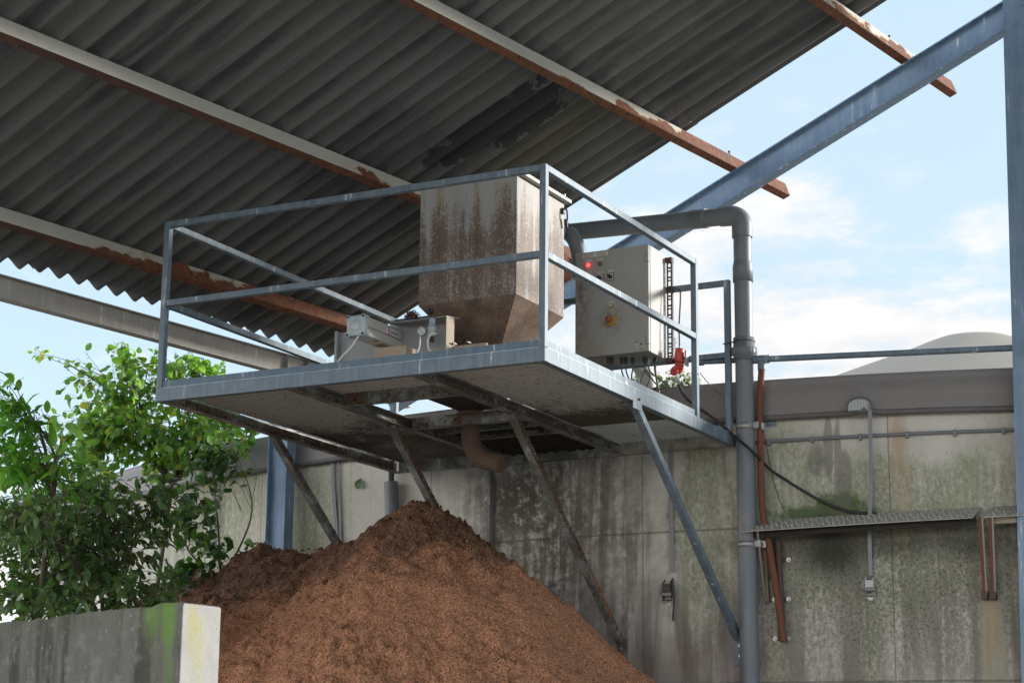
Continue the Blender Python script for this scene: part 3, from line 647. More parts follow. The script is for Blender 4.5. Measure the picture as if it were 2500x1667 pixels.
MB().prism([(-1.094, .80, .20), (-1.094, .90, .20), (-1.094, .90, .562), (-1.094, .80, .552)], (.005, 0, 0)).build('side_cheek', 'soil_plate', sp)
MB().box((-1.50, .62, .085), (-1.28, .78, .352)).build('support_block', 'soil_plate', sp, .004)
MB().box((-1.56, .70, .40), (-1.50, .80, .417)).build('bracket', 'soil_plate', sp, .002)
rg_ = MB().lathe((-1.192, .80, .43), (0, 0, 1), [(0, .018), (.01, .030), (.045, .030), (.05, .034), (.062, .034), (.066, .026), (.105, .020), (.118, .018)], 24).build('pressure_regulator', 'alu', sp)
MB().lathe((-1.205, .80, .575), (0, 0, 1), [(0, .008), (.006, .008), (.008, .022), (.034, .022), (.038, .018), (.038, 0)], 20).build('adjusting_knob', 'black', rg_)
MB().cyl((-1.192, .80, .40), (-1.192, .80, .43), .014, n=14).build('drain_bowl', 'black', rg_)
gd = V(.25, -1, -.05).normalized(); gc = V(-1.247, .765, .466)
gg = MB().lathe(gc-gd*.022, gd, [(0, .018), (.004, .028), (.022, .028), (.026, .030), (.030, .030), (.0305, .027), (.026, .0265), (.026, 0)], 28).build('pressure_gauge', 'steel', rg_)
MB().lathe(gc+gd*.0045, gd, [(0, .0262), (.001, .0262), (.001, 0)], 24).build('dial', 'white', gg)
gx = gd.cross(V(0, 0, 1)).normalized(); gz = gx.cross(gd)
MB().bar(gc+gd*.007-gx*.010-gz*.012, gc+gd*.007+gx*.010+gz*.013, .003, .001, gd).build('needle', 'mark', gg)
for i in range(9):
    t = rad(-45+i*33.75); e = -gx*math.cos(t)+gz*math.sin(t); MB().bar(gc+gd*.0065+e*.019, gc+gd*.0065+e*.0235, .0014, .0008, gd).build('tick', 'mark', gg)
MB().tube(bez([(-1.160, .80, .445), (-1.158, .785, .448), (-1.185, .77, .438), (-1.20, .765, .40), (-1.19, .76, .35), (-1.16, .76, .32), (-1.10, .78, .30)]), .0065, 10).build('air_hose', 'hose', sp)
MB().tube(bez([(-1.262, .775, .435), (-1.262, .772, .40), (-1.266, .77, .36), (-1.285, .76, .30), (-1.30, .76, .2)]), .005, 10).build('air_hose', 'hose', sp)
MB().tube(bez([(-1.553, .52, .413), (-1.560, .51, .395), (-1.60, .50, .34), (-1.66, .49, .28), (-1.72, .48, .2), (-1.76, .48, .10)]), .006, 10).build('air_hose', 'hose', sp)
MB().cyl((-1.553, .52, .40), (-1.553, .52, .414), .011, n=12).build('cable_gland', 'steel', sp)
MB().cyl((-1.40, 1.40, .31), (-.72, 1.40, .31), .155, n=40).build('press_drum', 'plate', sp)
MB().cyl((-1.085, 1.40, .31), (-1.06, 1.40, .31), .20, n=44).build('drum_flange', 'soil_plate', sp)
MB().box((-1.09, .90, .34), (-.86, .925, .385)).build('clamp_bar', 'soil_plate', sp, .002)
MB().box((-1.09, .92, .27), (-.90, .935, .30)).build('clamp_bar', 'soil_plate', sp, .002)
[MB().cyl(a_, b_, .0065, n=8).build('clamp_bolt', 'steel', sp) for a_, b_ in (((-.99, .895, .40), (-.99, .93, .40)), ((-1.075, .86, .395), (-1.075, .90, .395)))]
MB().box((-1.34, .96, .086), (-1.0, 1.46, .17)).build('press_base', 'grime_shade', sp, .004)
MB().box((-1.70, 1.10, .20), (-1.25, 1.42, .205)).build('mounting_plate', 'cream', sp)
MB().tube([V(-1.335, 1.58, .12), V(-1.335, 1.58, -.06)]+[V(-1.335+.17*(1-math.cos(t)), 1.58+.03*math.sin(t), -.06-.17*math.sin(t)) for t in [PI/2*i/10*.95 for i in range(1, 11)]]+[V(-1.12, 1.61, -.245)], .062, 20).build('outlet_spout', 'dust', sp)
MB().lathe((-1.27, 1.49, .10), (0, 0, -1), [(0, .09), (.02, .11), (.035, .11), (.04, .06)], 26).build('outlet_flange', 'dust', sp)
mo = MB().lathe((-1.13, 2.15, 1.19), (1, 0, 0), [(0, .0), (0, .09), (.03, .105), (.16, .108), (.20, .10), (.215, .07), (.218, 0)], 30).build('motor_cowl', 'orange', sp)
MB().cyl((-1.30, 2.15, 1.19), (-1.13, 2.15, 1.19), .085, n=26).build('motor_body', 'plate', sp)
MB().box((-1.30, 2.06, .086), (-1.2, 2.24, 1.11)).build('motor_stand', 'plate', sp, .003)
for k in range(3):
    a = V(-.845, 1.62, .48); MB().tube(bez([a, a+V(.02, .0, -.03), a+V(.055+.006*k, .01*k, -.09), a+V(.05, .01, -.15-.012*k), a+V(.0, .02, -.19)]), .0045, 8).build('cable_loop', ['rust', 'wire', 'rust'][k], sp)

# ------------------------------------------------------------------ feed hopper
X0, X1, Y0, Y1 = -1.472, -.759, 1.1, 1.787
hp = thing('feed_hopper', 'cream steel feed hopper streaked with brown slurry stains', 'hopper', ((X0+X1)/2, (Y0+Y1)/2, .4))
hb = MB().add([(X0, Y0, .733), (X1, Y0, .733), (X1, Y1, .733), (X0, Y1, .733), (X0, Y0, 1.516), (X1, Y0, 1.516), (X1, Y1, 1.516), (X0, Y1, 1.516)], [(4, 5, 6, 7), (0, 1, 5, 4), (1, 2, 6, 5), (2, 3, 7, 6), (3, 0, 4, 7)]).build('body', 'hopper', hp, .005)
e = .29; zb = .733-.250/.196*.29*1.0
MB().add([(X0, Y0, .733), (X1, Y0, .733), (X1, Y1, .733), (X0, Y1, .733), (X0+e, Y0+e, zb), (X1-e, Y0+e, zb), (X1-e, Y1-e, zb), (X0+e, Y1-e, zb)], [(0, 1, 5, 4), (1, 2, 6, 5), (2, 3, 7, 6), (3, 0, 4, 7), (4, 5, 6, 7)]).build('funnel', 'hopper', hp)
ld = MB().box((X0-.03, 1.15, 1.523), (-.722, 1.825, 1.548)).build('lid', 'cream', hp, .003)
MB().box((X0, 1.16, 1.517), (-.765, 1.78, 1.5225)).build('gasket', 'black', hp)
lt = MB().box((-.757, 1.735, 1.435), (-.742, 1.765, 1.475)).build('latch', 'black', hp, .003)
MB().tube(bez([(-.742, 1.75, 1.47), (-.725, 1.752, 1.46), (-.722, 1.757, 1.42), (-.728, 1.765, 1.385), (-.74, 1.77, 1.35)]), .006, 8).build('latch_hook', 'brown_steel', lt)
MB().cyl((-.735, 1.757, 1.40), (-.735, 1.775, 1.345), .011, n=10).build('latch_bolt', 'black', lt)
hg = MB().cyl((-.755, 1.77, 1.552), (-.755, 1.77, 1.572), .006, n=8).build('lid_bolt', 'steel', ld)
MB().lathe((-.755, 1.77, 1.566), (0, 0, 1), [(0, .012), (.01, .014), (.018, .008), (.02, 0)], 14).build('bolt_cap', 'steel', hg)

# overflow pipe curving out of the hopper back
pc = [ony(m, 2.93) for m in ((1362, 553), (1381, 563), (1401, 583), (1411, 610), (1415, 640), (1415, 680))]
op = thing('overflow_pipe', 'curved grey pipe coming out behind the stained hopper', 'pipe', pc[-1])
hs = [V(-1.30, 1.75, 1.50), V(-1.33, 2.3, 1.60), V(-1.30, 2.75, 1.655)]+pc
MB().tube(bez(hs, 8), .058, 22).build('bend', 'pvc', op)
rp_, rd = ony((1387, 568), 2.93), (pc[2]-pc[0]).normalized()
MB().lathe(rp_-rd*.006, rd, [(0, .058), (0, .062), (.010, .062), (.010, .058)], 26).build('joint_ring', 'black', op)

# ------------------------------------------------------------------ control cabinet
cx0, cx1, cz0, cz1, cy = -1.022, -.462, .628, 1.386, 2.5
cb_ = thing('control_cabinet', 'cream electrical control cabinet with red lamp and stop button', 'cabinet', ((cx0+cx1)/2, cy+.15, cz0))
MB().box((cx0, cy+.034, cz0), (cx1, cy+.30, cz1)).build('body', 'cabinet', cb_, .004)
MB().box((cx0+.004, cy+.028, cz0+.004), (cx1-.004, cy+.0335, cz1-.004)).build('door_seal', 'mark', cb_)
dr = MB().box((cx0, cy, cz0+.001), (cx1, cy+.0275, cz1-.001)).build('door', 'cabinet', cb_, .004)
def on(m, d=0): p = ony(m, cy); return V(p.x, cy-d, p.z)
def z1(px, py): return (1380+px/8.712, 580+py/8.712)
def z2(px, py): return (1380+px/7.128, 740+py/7.128)
def disc(nm, mat, m, r, d, par, dome=0, base=0):
    p = on(m); return MB().lathe(p+V(0, -base, 0), (0, -1, 0), [(0, r), (d*.7, r), (d, r*.82), (d+dome, r*.4), (d+dome*1.1, 0)], 24).build(nm, mat, par)
def plate(nm, mat, m, w, h, par, th=.0015, base=0):
    p = on(m); return MB().box((p.x-w/2, cy-base-th, p.z-h/2), (p.x+w/2, cy-base, p.z+h/2)).build(nm, mat, par)
rl = disc('lamp_bezel', 'mark', z1(500, 592), .0175, .004, dr); disc('lit_lens', 'lamp', z1(500, 592), .0150, .012, rl, .004, .003)
al = disc('lamp_bezel', 'mark', z1(742, 562), .0165, .004, dr); disc('dull_lens', 'amber', z1(742, 562), .0160, .010, al, .003, .003)
yl = disc('lamp_bezel', 'mark', z1(972, 1450), .0155, .005, dr); disc('pale_lens', 'lens', z1(972, 1450), .0125, .010, yl, .004, .004)
for m in (z1(968, 838), z1(742, 868)):
    sw = plate('switch_plate', 'mark', m, .050, .054, dr, .005); plate('switch_face', 'alu_side', m, .042, .046, sw, .002, .005)
    kb = disc('switch_knob', 'black', m, .0155, .016, sw, 0, .006); p = on(m)
    MB().bar(p+V(-.012, -.025, .012), p+V(.014, -.025, -.014), .009, .008, (0, 1, 0)).build('knob_grip', 'black', sw)
for m, w in ((z1(500, 490), .042), (z1(738, 468), .042), (z1(970, 706), .040), (z1(742, 748), .040), (z1(500, 745), .042), (z1(978, 1370), .040)):
    lb = plate('name_plate', 'white', m, w, .016, dr); p = on(m)
    for k in (-1, 1): MB().box((p.x-w*.4, cy-.0020, p.z+.0035*k-.0010), (p.x+w*.38, cy-.0014, p.z+.0035*k+.0010)).build('engraved_line', 'mark', lb)
lb = plate('notice_plate', 'white', z1(640, 365), .196, .028, dr); p = on(z1(640, 365))
for k in range(3):
    for j in range(2): MB().box((p.x-.09+.10*j, cy-.0020, p.z+.008*(k-1)-.0012), (p.x-.015+.10*j, cy-.0014, p.z+.008*(k-1)+.0012)).build('engraved_line', 'mark', lb)
m = z2(803, 305); ep = disc('stop_plate', 'yellow', m, .0420, .004, dr); p = on(z2(778, 285))
MB().lathe(p+V(0, -.003, 0), (0, -1, 0), [(0, .015), (.014, .015), (.016, .021), (.030, .022), (.036, .017), (.038, 0)], 26).build('stop_button', 'stopred', ep)
p = on(z2(1290, 735)); pl_ = MB().box((p.x-.032, cy-.0013, p.z-.032), (p.x+.036, cy, p.z+.034)).build('type_plate', 'cream', dr)
MB().box((p.x-.029, cy-.0021, p.z-.010), (p.x-.010, cy-.0012, p.z+.018)).build('printed_block', 'alu', pl_)
MB().box((p.x+.006, cy-.0021, p.z+.001), (p.x+.019, cy-.0012, p.z+.015)).build('printed_block', 'mark', pl_)
MB().box((p.x-.030, cy-.0021, p.z+.024), (p.x-.004, cy-.0012, p.z+.029)).build('printed_line', 'mark', pl_)
MB().box((p.x+.002, cy-.0021, p.z-.027), (p.x+.032, cy-.0012, p.z-.022)).build('printed_line', 'mark', pl_)
for m in (z1(1715, 420), z2(1425, 632)):
    p = on(m); MB().box((cx1-.027, cy-.0012, p.z-.033), (cx1+.0015, cy+.02, p.z-.030)).box((cx1-.027, cy-.0012, p.z-.033), (cx1-.0245, cy+.002, p.z+.033)).build('hinge', 'mark', dr)
lk = disc('door_lock', 'mark', z2(217, 765), .0125, .003, dr); disc('lock_core', 'cream', z2(217, 765), .008, .004, lk, 0, .002)
for i, (px, py) in enumerate(((880, 1060), (975, 1080), (1080, 1050), (1165, 1060), (1258, 1050), (1352, 985), (1425, 990), (1545, 1000))):
    p = onz(z2(px, py-55), cz0); p.y = max(cy+.06, min(cy+.26, p.y)); p = V(p.x, cy+.06+.022*i, cz0)
    g_ = MB().cyl(p+V(0, 0, .002), p-V(0, 0, .035), .0125, n=12).cyl(p-V(0, 0, .035), p-V(0, 0, .05), .009, .006, n=12).build('cable_gland', 'black' if i != 6 else 'steel', cb_)
    if i >= 1:
        dx = (.0, .03, .03, -.025, .06, .09, .02)[i-1]; dz = (-.16, -.18, -.19, -.19, -.17, -.17, -.27)[i-1]
        q = [p-V(0, 0, .03), p-V(0, 0, .08), p+V(dx*.3, 0, -.12), p+V(dx, .02, dz), p+V(dx*1.6-.04, .05, dz-.04), p+V(dx-.20, .06, dz-.05)]
        MB().tube(bez(q), .0055 if i < 7 else .009, 8).build('cable', 'wire', cb_)
MB().tube(bez([(-.80, 2.70, .40), (-.66, 2.68, .45), (-.58, 2.7, .42), (-.55, 2.72, .50), (-.60, 2.74, .55), (-.64, 2.74, .45), (-.70, 2.74, .40)]), .006, 8).build('cable', 'wire', cb_)
# perforated mounting rail behind the cabinet, right and left
def perf(xc, z0, z1_, y):
    m = MB(); w = .036; m.box((xc-w/2, y, z0), (xc-.0095, y+.004, z1_)).box((xc+.0095, y, z0), (xc+w/2, y+.004, z1_)); z = z0; k = 0
    while z < z1_-.01:
        hgt = .010 if k % 2 else .012; m.box((xc-.0095, y, z), (xc+.0095, y+.004, z+hgt)); z += hgt+(.034 if k % 2 == 0 else .012); k += 1
    m.box((xc-w/2-.003, y, z0), (xc-w/2, y+.022, z1_)).box((xc+w/2, y, z0), (xc+w/2+.003, y+.022, z1_))
    return m.build('slotted_rail', 'brown_steel', cb_)
perf(-.434, .60, 1.36, 2.80)
MB().box((-.462, 2.79, 1.325), (-.412, 2.83, 1.362)).box((-.462, 2.79, .60), (-.412, 2.83, .64)).build('rail_end', 'brown_steel', cb_, .002)
MB().box((-1.055, 2.78, 1.02), (-1.022, 2.82, 1.10)).build('rail_end', 'rust', cb_, .002)
MB().tube(bez([(-.455, 2.79, .885), (-.43, 2.775, .90), (-.405, 2.78, .885)]), .003, 6).build('cable_tie', 'black', cb_)

# red plug and socket hanging on the railing
def z3(px, py, y=2.79): return ony((1380+px/7.128, 740+py/7.128), y)
pg = thing('plug_connector', 'red industrial plug and socket hanging beside the cabinet', 'plug', z3(1955, 1400))
a, b_, c_, d_ = z3(1995, 800), z3(1975, 1010), z3(2005, 1290), z3(1955, 1400)
ax = (a-b_).normalized()
MB().lathe(b_+V(0, 0, 0), ax, [(0, .0329), (.02, .0348), (.05, .0329), (.082, .0311), (.09, .0268), (.092, .0)], 26).build('socket_housing', 'red', pg)
MB().lathe(z3(2010, 1000), (z3(1960, 1330)-z3(2010, 1000)).normalized(), [(-.004, .0329), (.0, .0348), (.012, .0348), (.014, .0256), (.035, .0244), (.036, .0293), (.042, .0293), (.043, .0244), (.052, .0244), (.053, .0293), (.060, .0293), (.061, .0232), (.084, .0207)], 26).build('plug_body', 'red', pg)
fl = z3(1895, 1180, 2.755); fn_ = V(-.25, -1, .05).normalized()
MB().lathe(fl, fn_, [(-.012, .0244), (-.006, .0323), (.003, .0323), (.006, .0293), (.006, 0)], 30).build('flap_lid', 'red', pg)
MB().tube([z3(1935, 1020), z3(1930, 1060), z3(1905, 1110)], .007, 8).build('hinge_lug', 'red', pg)
MB().lathe(z3(1960, 1310), (d_-z3(1960, 1310)).normalized(), [(0, .0214), (.01, .0226), (.026, .0214), (.03, .0159), (.032, 0)], 22).build('cable_nut', 'alu', pg)
MB().cyl(z3(1995, 815), z3(1992, 750), .010, .008, n=14).build('top_gland', 'white', pg)
MB().tube(bez([z3(1990, 790), z3(1988, 650), z3(1985, 540), z3(1980, 440), V(-.36, 2.82, 1.10), V(-.40, 2.83, 1.14)]), .0065, 8).build('supply_cable', 'wire', pg)
MB().bar(z3(2120, 830), z3(2110, 1090), .012, .05, (0, 1, 0)).build('mounting_plate', 'plate', pg)
# dead twig caught on the rail
tgp = z3(1910, 800, 2.80); tw_ = thing('dead_twig', 'bare dry twig caught above the red plug', 'twig', tgp)
MB().tube(bez([z3(1935, 805), z3(1900, 725), z3(1915, 690), z3(1900, 640), z3(1895, 600)]), .0022, 6).tube([z3(1912, 690), z3(1952, 685)], .0016, 6).tube([z3(1902, 650), z3(1945, 605)], .0016, 6).tube([z3(1930, 800), z3(1880, 795), z3(1795, 805)], .002, 6).build('stalk', 'bark', tw_)

# ------------------------------------------------------------------ black supply cable sagging to the ledge
cp = [ony((1657, 938), 2.79), ony((1668, 962), 2.79), ony((1690, 985), 2.79), ony((1738, 1018), 2.80), ony((1790, 1062), 2.80)]+[ony(m, 2.80) for m in ((1812, 1080), (1835, 1100))]+[oncyl(m, .03) for m in ((1880, 1145), (1920, 1172), (1960, 1197), (2010, 1225), (2055, 1243), (2100, 1252), (2140, 1253))]
tag(MB().tube(bez(cp, 8), .0098, 10).build('power_cable', 'black'), 'thick black cable sagging from red plug to the ledge', 'cable')

# ------------------------------------------------------------------ PVC drain pipe
PX, PY = .082, 2.885
dp_ = thing('drain_pipe', 'thick grey plastic pipe elbowed over and down the tank wall', 'pipe', (PX, PY, GZ))
zt = 1.635; hl = V(-1.35, 3.10, 1.745); el = V(PX-.13, PY, zt); r = .063
MB().cyl((PX, PY, GZ), (PX, PY, .63), r, n=28).build('lower_pipe', 'pvc', dp_)
MB().cyl((PX, PY, .70), (PX, PY, zt-.12), r-.001, n=28).build('upper_pipe', 'pvc', dp_)
MB().lathe((PX, PY, .585), (0, 0, 1), [(0, r+.001), (.0, .071), (.035, .074), (.04, .086), (.09, .086), (.092, .074), (.16, .074), (.162, r-.002)], 36).build('union_nut', 'pvc', dp_)
for k in range(18):
    t = 2*PI*k/18; c_ = V(PX+.086*math.cos(t), PY+.086*math.sin(t), 0)
    if math.sin(t) < .5: MB().bar(c_+V(0, 0, .630), c_+V(0, 0, .672), .008, .006, (math.cos(t), math.sin(t), 0)).build('grip_rib', 'pvc', dp_)
MB().lathe((PX, PY, 1.145), (0, 0, 1), [(0, r), (0, .070), (.10, .071), (.13, .066), (.15, r-.0015)], 30).build('coupling', 'pvc', dp_)
el_pts = [V(PX, PY, zt-.17), V(PX, PY, zt-.10)]+[V(PX-.09+.09*math.cos(t), PY+.004*math.sin(t), zt-.09+.09*math.sin(t)) for t in [PI/2*i/10 for i in range(1, 11)]]+[V(PX-.16, PY+.012, zt+.006)]
MB().tube(el_pts, .0715, 28).build('elbow', 'pvc', dp_)
hd = (hl-el).normalized(); MB().cyl(V(PX-.14, PY+.01, zt+.004), hl, r, n=28).build('horizontal_pipe', 'pvc', dp_)
c0 = V(PX-.14, PY+.01, zt+.004)+hd*.14
MB().lathe(c0, hd, [(0, r), (0, .0715), (.012, .072), (.015, .0695), (.12, .0695), (.13, .066), (.145, r-.0015)], 30).build('coupling', 'pvc', dp_)
for z in (.125, -.68):
    k_ = MB().lathe((PX, PY, z-.022), (0, 0, 1), [(0, r+.001), (0, r+.0035), (.044, r+.0035), (.044, r+.001)], 30).build('pipe_clamp', 'steel', dp_)
    MB().obox((PX+r, PY-.01, z), V(.8, -.25, 0).normalized(), V(.25, .8, 0).normalized(), (0, 0, 1), (-.004, -.018, -.022), (.055, -.012, .022)).obox((PX+r, PY+.012, z), V(.8, .15, 0).normalized(), V(-.15, .8, 0).normalized(), (0, 0, 1), (-.004, -.003, -.022), (.06, .003, .022)).build('clamp_ears', 'steel', k_)
    MB().cyl((PX+r+.035, PY-.03, z), (PX+r+.04, PY+.03, z), .006, n=8).build('clamp_bolt', 'steel', k_)
MB().lathe((PX, PY, .715), (0, 0, 1), [(0, .075), (0, .0775), (.006, .0775), (.006, .075)], 30).build('cable_tie', 'black', dp_)
ct_ = ony((1765, 840), 2.80); MB().tube([V(PX-.02, PY-.075, .72), ct_+V(.06, 0, .005), ct_], .004, 6).build('tie_tail', 'black', dp_)
# thick pale stub behind the cabinet cables
sbp = [ony(z2(1340, 1160), 2.98), ony(z2(1420, 1300), 2.98), ony(z2(1480, 1450), 2.98)]
tag(MB().tube([sbp[0]+V(-.06, 0, .12), sbp[0], sbp[1]], .06, 20).cyl(sbp[1]-V(0, 0, -.01), sbp[2]-V(0, 0, .2), .062, n=22).build('pale_pipe', 'pvc_light'), 'pale grey pipe stub behind the loose cables under the cabinet', 'pipe')

# ------------------------------------------------------------------ galvanised handrail pipe with tee, rusty standing pipe
ga, gt, gb = ony((1690, 884), 2.86), oncyl((1859, 877), .125), oncyl((2480, 849), .10)
gp = thing('guard_pipe', 'thin galvanised pipe running level above the tank skirt', 'pipe', gt)
MB().cyl(ga, gt, .0195, n=18).cyl(gt, gb+(gb-gt)*.02, .0215, n=18).build('tube', 'galv', gp)
gd_ = (gb-gt).normalized()
tee = MB().cyl(gt-gd_*.055, gt+gd_*.055, .029, n=20).cyl(gt, gt-V(0, 0, .075), .027, n=20).build('tee_fitting', 'galv', gp)
MB().lathe(ony((1712, 883), 2.86), gd_, [(-.02, .02), (-.018, .027), (.018, .027), (.02, .02)], 18).build('end_socket', 'galv', gp)
rp = [gt-V(0, 0, .06)]+[oncyl(m, .11) for m in ((1855, 1000), (1859, 1200), (1864, 1262), (1872, 1300), (1880, 1345))]+[oncyl(m, .07) for m in ((1900, 1470), (1910, 1545), (1911, 1566))]
tag(MB().tube(bez(rp, 6), .0225, 16).build('rusty_pipe', 'rust'), 'bent rust brown pipe standing against the tank wall', 'pipe')
br = thing('wall_bracket', 'short rusty tube bracket bolted to the wall by six bolts', 'bracket', oncyl((1908, 1560), .02))
ba, bb = oncyl((1899, 1318), .04), oncyl((1910, 1560), .035)
MB().cyl(ba, bb, .024, n=16).build('tube', 'brown_steel', br)
for yy in (1367, 1463, 1559):
    q = oncyl((1890+(yy-1367)*.018, yy), .0); q2 = oncyl((1926, yy-1), .0); n = cyln(q); dn = (q2-q).normalized()
    MB().obox(q.lerp(q2, .5), dn, n, (0, 0, 1), (-(q2-q).length/2-.014, .001, -.014), ((q2-q).length/2+.014, .009, .014)).build('cross_plate', 'brown_steel', br, .002)
    for w_ in (q, q2): MB().cyl(w_+n*.009, w_+n*.012, .0165, n=18).cyl(w_+n*.012, w_+n*.022, .0095, n=6).cyl(w_+n*.022, w_+n*.030, .005, n=8).build('bolt', 'steel', br)

# wall conduit with clips
cd = thing('wall_conduit', 'slim grey conduit clipped along the tank wall below the skirt', 'conduit', cylp(.17, .037, .015))
cpts = [cylp(x, .037+.006*(x-.17), .02) for x in [.10+.1*i for i in range(19)]]
MB().tube(cpts, .0115, 12).build('tube', 'pvc', cd)
for x in (.20, .497, .814, 1.119, 1.423, 1.729):
    q = cylp(x, .037+.006*(x-.17), 0); n = cyln(q); t_ = V(-n.y, n.x, 0)
    MB().obox(q, t_, n, (0, 0, 1), (-.010, .0, -.028), (.010, .034, .016)).build('clip', 'pvc', cd, .003)
q = cylp(.195, .165, 0); n = cyln(q); t_ = V(-n.y, n.x, 0)
tag(MB().obox(q, t_, n, (0, 0, 1), (-.012, .002, -.022), (.055, .008, .022)).cyl(q+n*.008+t_*.015, q+n*.02+t_*.015, .010, n=6).build('anchor_plate', 'galv'), 'small bolted anchor plate beside the top of the rusty pipe', 'plate')

# ------------------------------------------------------------------ chequer plate ledge on the wall
def ledge(name, label, xa, xb, zfun, soiled):
    L = thing(name, label, 'ledge', cylp((xa+xb)/2, zfun((xa+xb)/2)-.03, .12)); n = 24
    m = MB(); m2 = MB(); tr = MB()
    def P(x, off, z): q = cylp(x, z, 0); return q+V(-.02, -1, 0).normalized()*off
    for i in range(n):
        x0, x1 = xa+(xb-xa)*i/n, xa+(xb-xa)*(i+1)/n; z0, z1_ = zfun(x0), zfun(x1)
        m.hexa([P(x0, .23, z0-.104), P(x1, .23, z1_-.104), P(x1, .005, z1_-.006), P(x0, .005, z0-.006), P(x0, .23, z0-.098), P(x1, .23, z1_-.098), P(x1, .005, z1_), P(x0, .005, z0)])
        m2.hexa([P(x0, .17, z0-.138), P(x1, .17, z1_-.138), P(x1, .16, z1_-.138), P(x0, .16, z0-.138), P(x0, .17, z0-.080), P(x1, .17, z1_-.080), P(x1, .16, z1_-.076), P(x0, .16, z0-.076)])
    x = xa+.03; k = 0
    while x < xb-.02:
        for j, off in enumerate((.045, .085, .125, .165, .205)):
            a = .9 if (k+j) % 2 else -.9; z = zfun(x)-.098*off/.225
            c = P(x+(.016 if j % 2 else 0), off, z+.0015); d = V(math.cos(a), math.sin(a)*.9, math.sin(a)*-.39).normalized()
            tr.bar(c-d*.013, c+d*.013, .006, .004)
        x += .034; k += 1
    pt_ = m.build('tread_plate', 'tread', L); tr.build('tread_pattern', 'tread_rib', pt_); m2.build('front_flange', 'grime_shade' if not soiled else 'soil_plate', L)  # long ledge's flange is coloured black to paint the shadow on it
    return L
zf = lambda x: -.505+.030*(x-.1)
L1 = ledge('plate_ledge', 'long sloping chequer plate ledge bolted to the tank wall', .085, 1.575, zf, False)
L2 = ledge('plate_ledge', 'short end of a second chequer plate ledge by the right column', 1.64, 2.02, zf, True)
def strut(a, b_, par, m1='rust', rod=True):
    s_ = MB().bar(a, b_, .026, .022, (1, 0, 0)).build('strut', m1, par, .002)
    n = V(.02, -1, 0); e_ = V(1, 0, 0)
    MB().bar(a+e_*.017+n*.012, b_+e_*.017+n*.01, .008, .012, (1, 0, 0)).build('rod', 'steel', s_)
    MB().obox(b_, e_, V(0, 1, 0), (0, 0, 1), (-.018, -.028, -.03), (.022, .02, .02)).build('foot', 'brown_steel', s_, .003)
strut(oncyl((2393, 1262), .2), oncyl((2404, 1452), .03), L1); strut(oncyl((2418, 1262), .2), oncyl((2425, 1452), .03), L2)
s_ = MB().bar(oncyl((1868, 1340), .06), oncyl((1876, 1468), .025), .028, .02, (1, 0, 0)).build('strut', 'wood', L1, .002)
MB().bar(oncyl((1849, 1293), .2), oncyl((1869, 1470), .03), .006, .014, (1, 0, 0)).build('rod', 'steel', s_)
q = oncyl((1868, 1468), .02); MB().obox(q, (1, 0, 0), (0, 1, 0), (0, 0, 1), (-.03, -.006, -.02), (.0, .0, .02)).build('foot', 'steel', s_, .003)

# ------------------------------------------------------------------ tensioning straps on the tank
def strap(label, pts, mat, w=.03, loop=True):
    """a flat webbing strap down the wall; the hook or ratchet is a part"""
    pts = [V(p) for p in pts]; th = thing('tension_strap', label, 'strap', pts[-1], 'straps holding the cover skirt')
    m = MB()
    for a, b_ in zip(pts[:-1], pts[1:]):
        n = cyln(a); m.bar(a, b_, w, .003, n)
    m.build('webbing', mat, th); return th
def ratchet(th, c, sc_=1.0, dark=False):
    n = cyln(c); t_ = V(-n.y, n.x, 0); zz = V(0, 0, 1)
    q = lambda x, y, z: c+t_*x*sc_+n*y*sc_+zz*z*sc_
    r_ = MB()
    for s_ in (-1, 1): r_.prism([q(.021*s_, .008, .07), q(.023*s_, .05, .045), q(.027*s_, .055, -.02), q(.027*s_, .03, -.075), q(.025*s_, .006, -.05)], t_*.004*s_)
    r_.cyl(q(-.032, .03, .02), q(.032, .03, .02), .009*sc_, n=12).cyl(q(-.03, .045, -.07), q(.03, .045, -.07), .005*sc_, n=10)
    rr = r_.build('ratchet_frame', 'strap_dark' if dark else 'steel', th)
    MB().prism([q(-.024, .05, .03), q(.024, .05, .03), q(.027, .062, -.02), q(-.027, .062, -.02)], n*.004).build('ratchet_handle', 'brown_steel' if dark else 'alu_side', rr)
    MB().cyl(q(-.02, .028, .02), q(.02, .028, .02), .019*sc_, n=16).build('webbing_roll', 'strap_dark', rr)
    m = MB()
    for a, b_ in (((-.055, .03, -.005), (-.02, .035, .05)), ((-.055, .03, -.005), (-.03, .02, -.03)), ((-.03, .05, -.028), (.034, .05, -.03))): m.bar(q(*a), q(*b_), .022, .003, n)
    m.build('loose_tail', 'strap', rr)
    MB().prism([q(-.02, .006, -.085), q(.02, .006, -.085), q(.012, .006, -.105), q(-.012, .006, -.105)], n*.004).cyl(q(0, .008, -.093), q(0, .02, -.093), .006, n=6).build('anchor', 'steel', rr)
st = strap('grey strap from the skirt opening down to a bright ratchet', [sc+sn*.01+sx*.072+V(0, 0, .0), oncyl((2127, 1180), .03), oncyl((2124, 1243), .05), cylp(.858, -.60, .02), oncyl((2126, 1405), .02)], 'strap', .026)
ratchet(st, oncyl((2125, 1428), .01), .95)
st = strap('dusty strap with a dark ratchet right of the crumb covered brace', [oncyl((1636, 1090), .02), oncyl((1638, 1200), .02), oncyl((1641, 1395), .02)], 'strap', .030)
rt_ = oncyl((1633, 1440), .01); ratchet(st, rt_, 1.05, True)
m = MB(); m.bar(oncyl((1642, 1410), .04), oncyl((1646, 1450), .05), .014, .004, cyln(rt_)); m.bar(oncyl((1646, 1450), .05), oncyl((1643, 1515), .03), .014, .004, cyln(rt_)); m.build('loose_tail', 'strap_dark', st)
